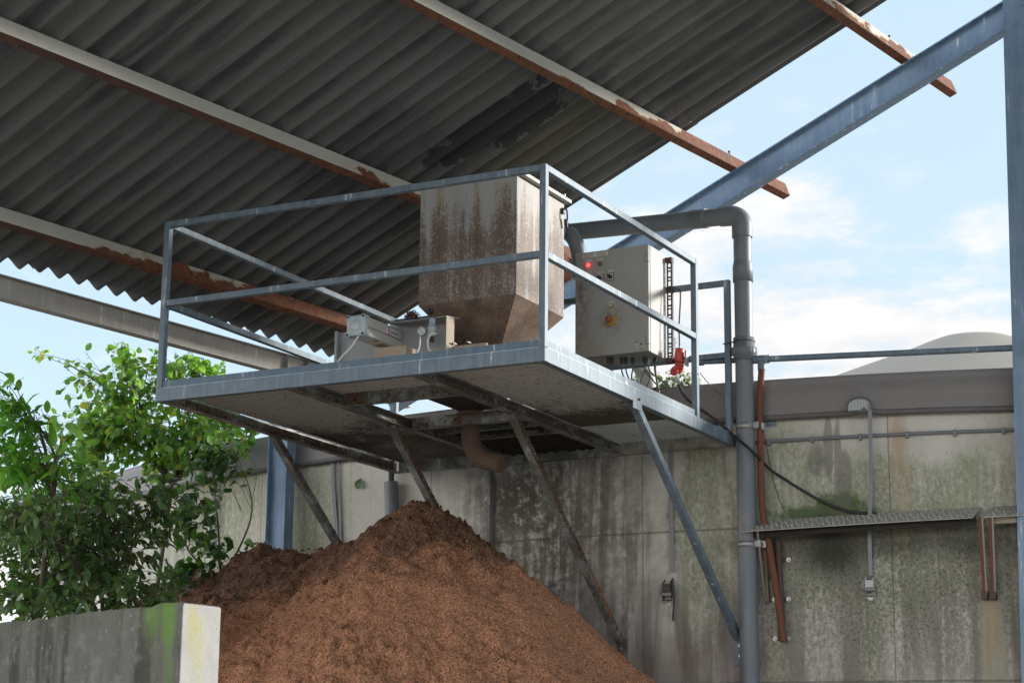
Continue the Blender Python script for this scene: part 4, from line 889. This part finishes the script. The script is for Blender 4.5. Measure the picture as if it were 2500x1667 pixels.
strap('dark strap behind the heap under the spout', [oncyl((1201, 1150), .02), oncyl((1200, 1330), .02)], 'strap_dark', .028)
strap('pale strap left of a rod and right of the blue column', [oncyl((811, 1112), .03), oncyl((813, 1180), .02), oncyl((824, 1330), .02)], 'strap', .032)
strap('thin bluish rod beside the pale strap near the blue column', [oncyl((825, 1128), .03), oncyl((828, 1200), .02), oncyl((832, 1330), .02)], 'pvc', .022)
strap('grey strap half hidden by leaves at the far left wall', [oncyl((524, 1168), .03), oncyl((521, 1350), .02)], 'strap', .026)
strap('grey rod close to the leaf hidden strap at the far left wall', [oncyl((534, 1172), .03), oncyl((531, 1350), .02)], 'pvc', .016)
ca, cb2 = oncyl((955, 1177), .08), oncyl((958, 1275), .08)
cq = thing('capped_sleeve', 'grey capped sleeve on a thin rod behind the heap top', 'sleeve', cb2)
MB().cyl(ca, cb2, .054, n=24).build('sleeve', 'pvc', cq); MB().cyl(ca, ca+V(0, 0, .22), .022, n=14).build('rod', 'strap_dark', cq)

# thin loose wires
tag(MB().tube(bez([oncyl((1864, 1050), .02), oncyl((1870, 1080), .03), oncyl((1880, 1135), .02), oncyl((1896, 1200), .02), oncyl((1915, 1245), .03), oncyl((1935, 1260), .05)]), .0028, 6).build('loose_wire', 'rust'), 'thin orange wire dangling right of the rusty pipe', 'wire')
tag(MB().tube(bez([ony((1709, 910), 2.24), ony((1725, 930), 2.5), ony((1748, 953), 2.75), ony((1772, 970), 2.83)]), .0028, 6).build('loose_wire', 'wire'), 'thin grey wire slung between the two right hand posts', 'wire')
# ------------------------------------------------------------------ numpy noise
def vnoise(x, y, seed=0):
    xi = np.floor(x).astype(np.int64); yi = np.floor(y).astype(np.int64); fx = x-xi; fy = y-yi
    fx = fx*fx*(3-2*fx); fy = fy*fy*(3-2*fy)
    def hsh(a, b):
        h = (a*374761393+b*668265263+seed*974634777) & 0xffffffff; h = ((h ^ (h >> 13))*1274126177) & 0xffffffff
        return ((h ^ (h >> 16)) & 0xffff)/65535.
    return (hsh(xi, yi)*(1-fx)+hsh(xi+1, yi)*fx)*(1-fy)+(hsh(xi, yi+1)*(1-fx)+hsh(xi+1, yi+1)*fx)*fy
def fbm(x, y, octs, seed=0, g=.5):
    s = 0; a = 1; t = 0
    for o in range(octs): s = s+a*vnoise(x*2**o+17.3*o, y*2**o-9.1*o, seed+o); t += a; a *= g
    return s/t

# ------------------------------------------------------------------ heap of pressed manure solids
def heap_z(x, y):
    wx = x+.16*(fbm(x*1.3, y*1.3, 3, 5)-.5); wy = y+.16*(fbm(x*1.3, y*1.3, 3, 9)-.5)
    def cone(cx, cy, cz, sl, rnd): return cz-sl*(np.sqrt((wx-cx)**2+(wy-cy)**2+rnd**2)-rnd)
    cs = [cone(-1.56, 1.45, -.50, .93, .18), cone(-2.3, 2.0, -.62, .78, .25), cone(-3.05, 2.3, -.60, .80, .3), cone(-3.62, 2.55, -.52, .95, .12), cone(-4.25, 2.75, -.66, .85, .15), cone(-4.75, 2.9, -.80, .8, .2), cone(-3.3, 1.2, -1.30, .75, .3)]
    k = 16.; z = np.log(sum(np.exp(k*c) for c in cs))/k
    z = z-.30*np.exp(-(((wx+3.72)/.30)**2+((wy-1.95)/.22)**2))-.12*np.exp(-(((wx+3.3)/.25)**2+((wy-2.2)/.2)**2))
    return z
gx = np.arange(-6.2, 1.0, .0145); gy = np.arange(-1.9, 3.75, .0145); X, Y = np.meshgrid(gx, gy, indexing='ij')
Z = heap_z(X, Y)
top = np.clip((Z+1.3)/.8, 0, 1)
ang = np.arctan2(X+1.52, 1.45-Y); rr = np.sqrt((X+1.52)**2+(Y-1.45)**2)
fur = fbm(ang*5.5, rr*.8, 4, 61)-.5; slab = fbm(X*2.6, Y*2.6, 4, 71)-.5
Z = Z+fur*.10*np.clip(rr, 0, 1)+slab*.16*np.clip(rr*1.5, 0, 1)
lump = fbm(X*9, Y*9, 3, 21)-.5; crumb = fbm(X*26, Y*26, 3, 33, .65)-.5; grain = vnoise(X*70, Y*70, 41)-.5
rid = np.abs(fbm(X*16, Y*16, 3, 51)-.5)
coarse = np.clip((fbm(X*1.8+3, Y*1.8, 3, 81)-.42)*4, 0, 1)*.7+top*.6
Z = Z+lump*(.035+.13*coarse)+crumb*(.036+.075*coarse)+grain*(.020+.010*coarse)-rid*.07*coarse
Z = np.maximum(Z, GZ-.05)
ni, nj = X.shape
me = bpy.data.meshes.new('manure_heap'); me.vertices.add(ni*nj)
me.vertices.foreach_set('co', np.stack([X-(-2.2), Y-1.2, Z-GZ], -1).astype(np.float32).ravel())
ii, jj = np.meshgrid(np.arange(ni-1), np.arange(nj-1), indexing='ij'); q = (ii*nj+jj)
keep = ((X[:-1, :-1]-TX)**2+(Y[:-1, :-1]-TY)**2 > (TR-.05)**2)
idx = np.stack([q, q+nj, q+nj+1, q+1], -1)[keep]
me.loops.add(idx.size); me.loops.foreach_set('vertex_index', idx.ravel().astype(np.int32)); me.polygons.add(len(idx))
me.polygons.foreach_set('loop_start', (np.arange(len(idx))*4).astype(np.int32)); me.update(calc_edges=True); me.validate()
me.polygons.foreach_set('use_smooth', np.ones(len(me.polygons), bool)); me.materials.append(M['heap'])
heap = bpy.data.objects.new('manure_heap', me); C.objects.link(heap); heap.location = (-2.2, 1.2, GZ)
tag(heap, 'tall crumbly brown heap of pressed manure solids under the platform', 'heap')
# loose clods sitting on the heap (part of its surface)
rg = random.Random(12); m = MB()
gxx = np.array([rg.uniform(-4.6, .2) for _ in range(5200)]); gyy = np.array([rg.uniform(-1.2, 2.7) for _ in range(5200)]); gz_ = heap_z(gxx, gyy)
for x, y, z in zip(gxx, gyy, gz_):
    t = max(0, min(1, (z+1.4)/.9))
    if rg.random() > .25+.75*t: continue
    r = rg.uniform(.006, .012)*(1+.9*t*rg.random()); c = V(x, y, z+.006+.010*t*rg.random())
    p = [c+V(rg.gauss(0, 1), rg.gauss(0, 1), rg.gauss(0, .8)).normalized()*r*rg.uniform(.7, 1.3) for _ in range(6)]
    m.add(p, [(0, 1, 2), (0, 2, 3), (0, 3, 4), (0, 4, 1), (5, 2, 1), (5, 3, 2), (5, 4, 3), (5, 1, 4)])
o = m.build('clods', 'heap', heap); o['kind'] = 'stuff'

# crumbly lump lying on the press hood
lc = V(-1.40, .90, .598); rg = random.Random(4); m = MB()
for i in range(420):
    a = V(rg.gauss(0, 1), rg.gauss(0, 1), abs(rg.gauss(0, 1))).normalized()*rg.uniform(.4, 1)
    c = lc+V(a.x*.055, a.y*.05, a.z*.052); r = rg.uniform(.005, .010)
    p = [c+V(rg.gauss(0, 1), rg.gauss(0, 1), rg.gauss(0, 1)).normalized()*r for _ in range(4)]
    m.add(p, [(0, 1, 2), (0, 3, 1), (1, 3, 2), (2, 3, 0)])
tag(m.build('manure_lump', 'heap'), 'brown crumbly lump lying on top of the screw press plate', 'lump')

# ------------------------------------------------------------------ concrete bunker wall in front
A, B_, Lf = V(.425, -3.8, -1.736), V(.455, -3.6, -1.736), V(-.78, -3.422, -1.736)
dl = (Lf-A).normalized(); m = MB(); n = 60; rows = []
rg = random.Random(2); far = 4.2
def chip(s): return .013*(vnoise(np.array([s*14.]), np.array([3.3]), 5)[0]-.5)+.009*(vnoise(np.array([s*40.]), np.array([1.3]), 6)[0]-.5)
sv = [0, .004, .012]+[.03+.03*i for i in range(140)]
vsx = []
nrm = V(-dl.y, dl.x, 0); nrm = nrm if nrm.y < 0 else -nrm
th_ = (B_-A)
for s in sv:
    c0 = chip(s); c1 = chip(s+50); rnd = .008*math.exp(-s/.006)
    f_ = A+dl*s; b_ = B_+dl*s
    vsx += [V(f_.x, f_.y, GZ), V(f_.x, f_.y, f_.z-.014+c0), f_-nrm*.008+V(0, 0, c0-rnd), b_+nrm*.008+V(0, 0, c1-rnd), V(b_.x, b_.y, b_.z-.012+c1), V(b_.x, b_.y, GZ)]
fs = []
for i in range(len(sv)-1):
    for k in range(5): fs.append((i*6+k, (i+1)*6+k, (i+1)*6+k+1, i*6+k+1))
fs += [(0, 1, 2, 3, 4, 5)]; e_ = (len(sv)-1)*6; fs += [(e_+5, e_+4, e_+3, e_+2, e_+1, e_)]
tag(m.add(vsx, fs).build('bunker_wall', 'bunker', None, .006), 'low mossy concrete bunker wall with a pale end face', 'wall')

# ------------------------------------------------------------------ plants
LEAF = {}
def leaf_t(aspect, fold=.22, curl=.18):
    xs = [0, .36, .50, .40, .18, 0]; ys = [0, .18, .42, .68, .88, 1.0]; v = []; f = []
    for i, (x, y) in enumerate(zip(xs, ys)):
        zc = -curl*(y-.3)**2*1.6
        if x == 0: v.append((0, y, zc))
        else: v += [(-x*aspect, y, zc+fold*x*aspect), (0, y, zc), (x*aspect, y, zc+fold*x*aspect)]
    f = [(0, 2, 1), (0, 3, 2)]
    for k in range(3):
        a = 1+3*k; f += [(a, a+1, a+4, a+3), (a+1, a+2, a+5, a+4)]
    a = 10; f += [(a, a+1, 13), (a+1, a+2, 13)]
    return np.array(v), f
def leaves(name, specs, tmpl, mat, parent):
    """specs: (base, direction, normal, size); every leaf a folded, curled blade"""
    lr = random.Random(len(specs)); tv, tf = tmpl; k = len(tv); n = len(specs); co = np.zeros((n*k, 3))
    off = parent_world(parent)
    for i, (b, d, nn, s) in enumerate(specs):
        d = d.normalized(); x = d.cross(nn); x = x.normalized() if x.length > 1e-4 else d.orthogonal().normalized(); z = x.cross(d)
        mt = np.array([x, d, z]); q_ = tv*np.array([lr.uniform(.65, 1.15), 1, 1]); q_[:, 2] = q_[:, 2]*lr.uniform(-.3, 2.4)+q_[:, 0]*q_[:, 1]*lr.uniform(-.7, .7); co[i*k:(i+1)*k] = q_@mt*s+np.array(b-off)
    me = bpy.data.meshes.new(name); faces = [tuple(a+i*k for a in f) for i in range(n) for f in tf]
    me.from_pydata(co.tolist(), [], faces); me.polygons.foreach_set('use_smooth', np.ones(len(faces), bool)); me.materials.append(M[mat]); me.update()
    o = bpy.data.objects.new(name, me); C.objects.link(o); o.parent = parent; return o
def shrub(name, label, cat, root, lobes, mat, tmpl, size, twigs, nleaf, seed, droop=.6, stem='bark', limb=.016, twig_r=.0032, group=None):
    rg = random.Random(seed); t = thing(name, label, cat, root, group); rv = lambda s=1: V(rg.gauss(0, s), rg.gauss(0, s), rg.gauss(0, s))
    st = MB(); sp = []; limbs = []
    tot = sum(l[2] for l in lobes)
    hub = sum((l[0]*l[2] for l in lobes), V(0, 0, 0))/tot; hub = hub+V(.05, .25, -.55)
    trunk = bez([V(root), V(root).lerp(hub, .5)+rv(.06), hub], 6); st.tube(trunk, [limb*1.6*(1-.4*i/(len(trunk)-1)) for i in range(len(trunk))], 8)
    for (c, r, w) in lobes:
        mid = hub.lerp(c, .55)+rv(.08)+V(0, .1, .05); pts = bez([hub, mid, c+rv(.05)], 8)
        st.tube(pts, [limb*(1-.7*i/(len(pts)-1)) for i in range(len(pts))], 7); limbs.append(pts[len(pts)//3:])
        for _ in range(int(twigs*w/tot)):
            u = rv().normalized()*(rg.random()**.42); e = c+V(u.x*r[0], u.y*r[1], u.z*r[2])
            b = rg.choice(limbs[-1] if rg.random() < .8 else rg.choice(limbs)); L = (e-b).length
            if L > .6: b = b.lerp(e, 1-.6/L)+rv(.03)
            m1 = b.lerp(e, .5)+rv(.05)+V(0, 0, .04); pts = bez([b, m1, e], 5)
            st.tube(pts, [twig_r*(1-.6*i/(len(pts)-1)) for i in range(len(pts))], 5)
            for k in range(nleaf):
                f = 1-(k/nleaf)*.75*rg.uniform(.8, 1.1); i = min(len(pts)-2, max(0, int(f*(len(pts)-1)))); p = pts[i].lerp(pts[i+1], rg.random())
                td = (pts[i+1]-pts[i]).normalized(); side = td.cross(rv()).normalized()
                d = (td*.5+side*.8+V(0, 0, -1)*droop*rg.uniform(.2, 1.3)).normalized(); nn = (V(0, 0, 1)+rv(.55)).normalized()
                sp.append((p+d*.012, d, nn, size*rg.choice((rg.uniform(.3, .7), rg.uniform(.6, 1.0), rg.uniform(.8, 1.25)))))
    st.build('branches', stem, t); leaves('foliage', sp, tmpl, mat, t); return t
def lob(px, py, rx, ry, dist, depth=.5, w=None): k = dist/FPX; return (at((px, py), dist), (rx*k, depth, ry*k), w if w else rx*ry/1e4)
HZ, DK, FR, RD = leaf_t(.92, .18, .3), leaf_t(.55, .25, .25), leaf_t(.36, .3, .3), leaf_t(.9, .15, .15)
def gnd(px, py, dist): p = at((px, py), dist); return V(p.x, p.y, GZ)
shrub('hazel_shrub', 'tall sunlit hazel with yellowing leaves behind the left platform corner', 'shrub', gnd(330, 1300, 16.2),
      [lob(290, 960, 130, 100, 16.4, .6, 2.4), lob(430, 905, 110, 65, 16.6, .6, 1.4), lob(520, 1010, 95, 75, 16.2, .5, 1.8), lob(230, 1075, 130, 95, 16.0, .5, 2.6), lob(410, 1085, 140, 90, 16.2, .5, 2.4), lob(150, 870, 55, 35, 16.4, .3, .22), lob(490, 880, 70, 28, 16.8, .3, .5), lob(570, 1065, 60, 50, 15.8, .3, .6), lob(300, 870, 90, 40, 16.5, .4, .5)],
      'leaf_hazel', HZ, .078, 340, 8, 11, .9)
shrub('dark_shrub', 'dense dark green shrub behind the mossy bunker wall', 'shrub', gnd(200, 1450, 13.2),
      [lob(90, 1330, 150, 130, 13.0, .6, 2.4), lob(270, 1300, 160, 130, 13.2, .6, 2.6), lob(400, 1240, 120, 95, 13.6, .5, 1.4), lob(60, 1210, 110, 100, 13.3, .5, .9), lob(210, 1190, 150, 85, 13.6, .5, 1.0), lob(270, 1415, 160, 60, 12.8, .5, 1.2), lob(60, 1440, 120, 60, 12.6, .5, 1.0), lob(50, 1260, 110, 90, 11.9, .25, 1.1), lob(110, 1470, 200, 60, 12.2, .4, 1.5), lob(330, 1450, 130, 60, 12.4, .4, 1.0), lob(170, 1250, 180, 170, 14.2, .3, 2.0)],
      'leaf_dark', DK, .094, 410, 9, 23, .5)
shrub('elder_shrub', 'fresh green shrub with long narrow leaves at the left edge', 'shrub', gnd(20, 1300, 12.4),
      [lob(45, 1020, 80, 65, 12.6, .4, 1.2), lob(85, 1115, 100, 75, 12.4, .4, 1.5), lob(10, 1110, 70, 120, 12.6, .4, 1.2), lob(40, 960, 40, 40, 12.7, .3, .3)],
      'leaf_fresh', FR, .13, 58, 8, 31, .45)
shrub('trailing_climber', 'loose climber with round dark leaves in front of the left tank wall', 'climber', gnd(470, 1500, 15.0),
      [lob(500, 1130, 85, 60, 15.4, .2, .8), lob(540, 1090, 60, 45, 15.4, .2, .5), lob(470, 1250, 80, 70, 15.2, .25, .9), lob(520, 1330, 60, 60, 15.0, .2, .5), lob(430, 1400, 80, 50, 14.8, .25, .6)],
      'leaf_round', RD, .085, 85, 6, 47, .7, 'stem', .010, .0026)
ft = at((1640, 930), 34.); shrub('distant_tree', 'small leafy tree top seen behind the tank beside the red plug', 'tree', V(ft.x, ft.y, GZ),
      [(at((1600, 935), 34.), (.42, .5, .25), 1), (at((1560, 945), 34.), (.3, .5, .2), .6), (at((1665, 925), 34.), (.35, .5, .2), .8), (at((1690, 945), 34.), (.3, .5, .2), .5)], 'leaf_far', HZ, .085, 60, 6, 53, .6, limb=.05, twig_r=.008)
lp = oncyl((875, 1181), .035); t = thing('fallen_leaf', 'single green leaf stuck to the tank wall beside the capped sleeve', 'leaf', lp)
leaves('blade', [(lp+V(-.01, 0, -.04), V(.3, -.05, 1), V(.15, -1, .1), .09)], leaf_t(1.0, .12, .15), 'leaf_round', t)
lp = oncyl((598, 1318), .3); t = thing('dark_leaf', 'single dark leaf hanging before the wall left of the blue column', 'leaf', lp)
leaves('blade', [(lp, V(.6, 0, -.4), V(.2, -1, .4), .10)], leaf_t(.9, .3, .3), 'leaf_dark', t)

# ------------------------------------------------------------------ camera
cam = bpy.data.cameras.new('camera'); co = bpy.data.objects.new('camera', cam); C.objects.link(co)
co.matrix_world = Matrix(((CR.x, CU.x, -CF.x, CAM.x), (CR.y, CU.y, -CF.y, CAM.y), (CR.z, CU.z, -CF.z, CAM.z), (0, 0, 0, 1)))
cam.sensor_width = 36; cam.sensor_fit = 'HORIZONTAL'; cam.lens = 36*FPX/2500; cam.clip_end = 3000; cam.clip_start = .1
cam.dof.use_dof = True; cam.dof.focus_distance = 12.6; cam.dof.aperture_fstop = 6.3
sc_ = bpy.context.scene; sc_.camera = co

# ------------------------------------------------------------------ daylight
EL, AZ = rad(16), rad(43)                  # sun low over the right, slightly behind the tank
sd = V(math.cos(EL)*math.cos(AZ), math.cos(EL)*math.sin(AZ), math.sin(EL))
sl = bpy.data.lights.new('sun', 'SUN'); so_ = bpy.data.objects.new('sun', sl); C.objects.link(so_)
sl.energy = SUN; sl.angle = rad(10); sl.color = (1, .95, .88); so_.rotation_euler = sd.to_track_quat('Z', 'Y').to_euler()
wd = bpy.data.worlds.new('World'); sc_.world = wd; wd.use_nodes = True; nt = wd.node_tree; nt.nodes.clear()
g = NT.__new__(NT); g.t = nt
ow = nt.nodes.new('ShaderNodeOutputWorld'); bg = nt.nodes.new('ShaderNodeBackground'); bg.inputs[1].default_value = SKY; nt.links.new(bg.outputs[0], ow.inputs[0])
sky = nt.nodes.new('ShaderNodeTexSky'); sky.sky_type = 'NISHITA'; sky.sun_disc = False; sky.sun_elevation = EL; sky.sun_rotation = math.atan2(sd.x, sd.y)
sky.air_density = 1.0; sky.dust_density = 1.2; sky.ozone_density = 1.0
tc = nt.nodes.new('ShaderNodeTexCoord').outputs['Generated']; dx, dy, dz = g.sep(tc)
den = g.math('ADD', g.math('MAXIMUM', dz, 0), .10)
cv = g.comb(g.math('DIVIDE', dx, den), g.math('DIVIDE', dy, den), CLOUDSEED)
n1 = g.noise(cv, .8, 9, .60, dist=.3); n2 = g.noise(cv, 3.4, 8, .65); 
sun_d = g.vmath('DOT_PRODUCT', tc, tuple(sd))
cov = g.math('ADD', g.math('ADD', g.math('MULTIPLY', sun_d, .15), g.math('MULTIPLY', g.math('MAXIMUM', g.math('MULTIPLY', sun_d, -1), 0), .34)), g.math('MULTIPLY', g.math('SUBTRACT', .22, dz), .5))
dens = g.math('ADD', g.math('ADD', g.math('MULTIPLY', n1, .62), g.math('MULTIPLY', n2, .38)), cov)
mask = g.step(dens, .51, .62)
skyc = g.mix(g.math('MULTIPLY', g.step(sun_d, -.55, .35), .9), g.vmath('MULTIPLY', sky.outputs[0], (.62, .58, .60)), SKYTINT)
ccol = g.vmath('SCALE', g.mix(g.step(n2, .35, .62), CLOUD1, CLOUD2), g.math('ADD', 1, g.math('MULTIPLY', g.step(sun_d, .2, -.6), 3.7)))   # unseen clouds opposite the sun, added and brightened to fill the shade
nt.links.new(g.mix(g.math('MULTIPLY', mask, .9), skyc, ccol), bg.inputs[0])
sc_.view_settings.view_transform = 'Standard'; sc_.view_settings.look = 'None'; sc_.view_settings.gamma = 1; sc_.view_settings.exposure = EXPO
sc_.cycles.max_bounces = 8; sc_.cycles.diffuse_bounces = 4; sc_.cycles.use_denoising = True; sc_.cycles.denoising_prefilter = 'NONE'; sc_.cycles.denoising_input_passes = 'RGB_ALBEDO_NORMAL'
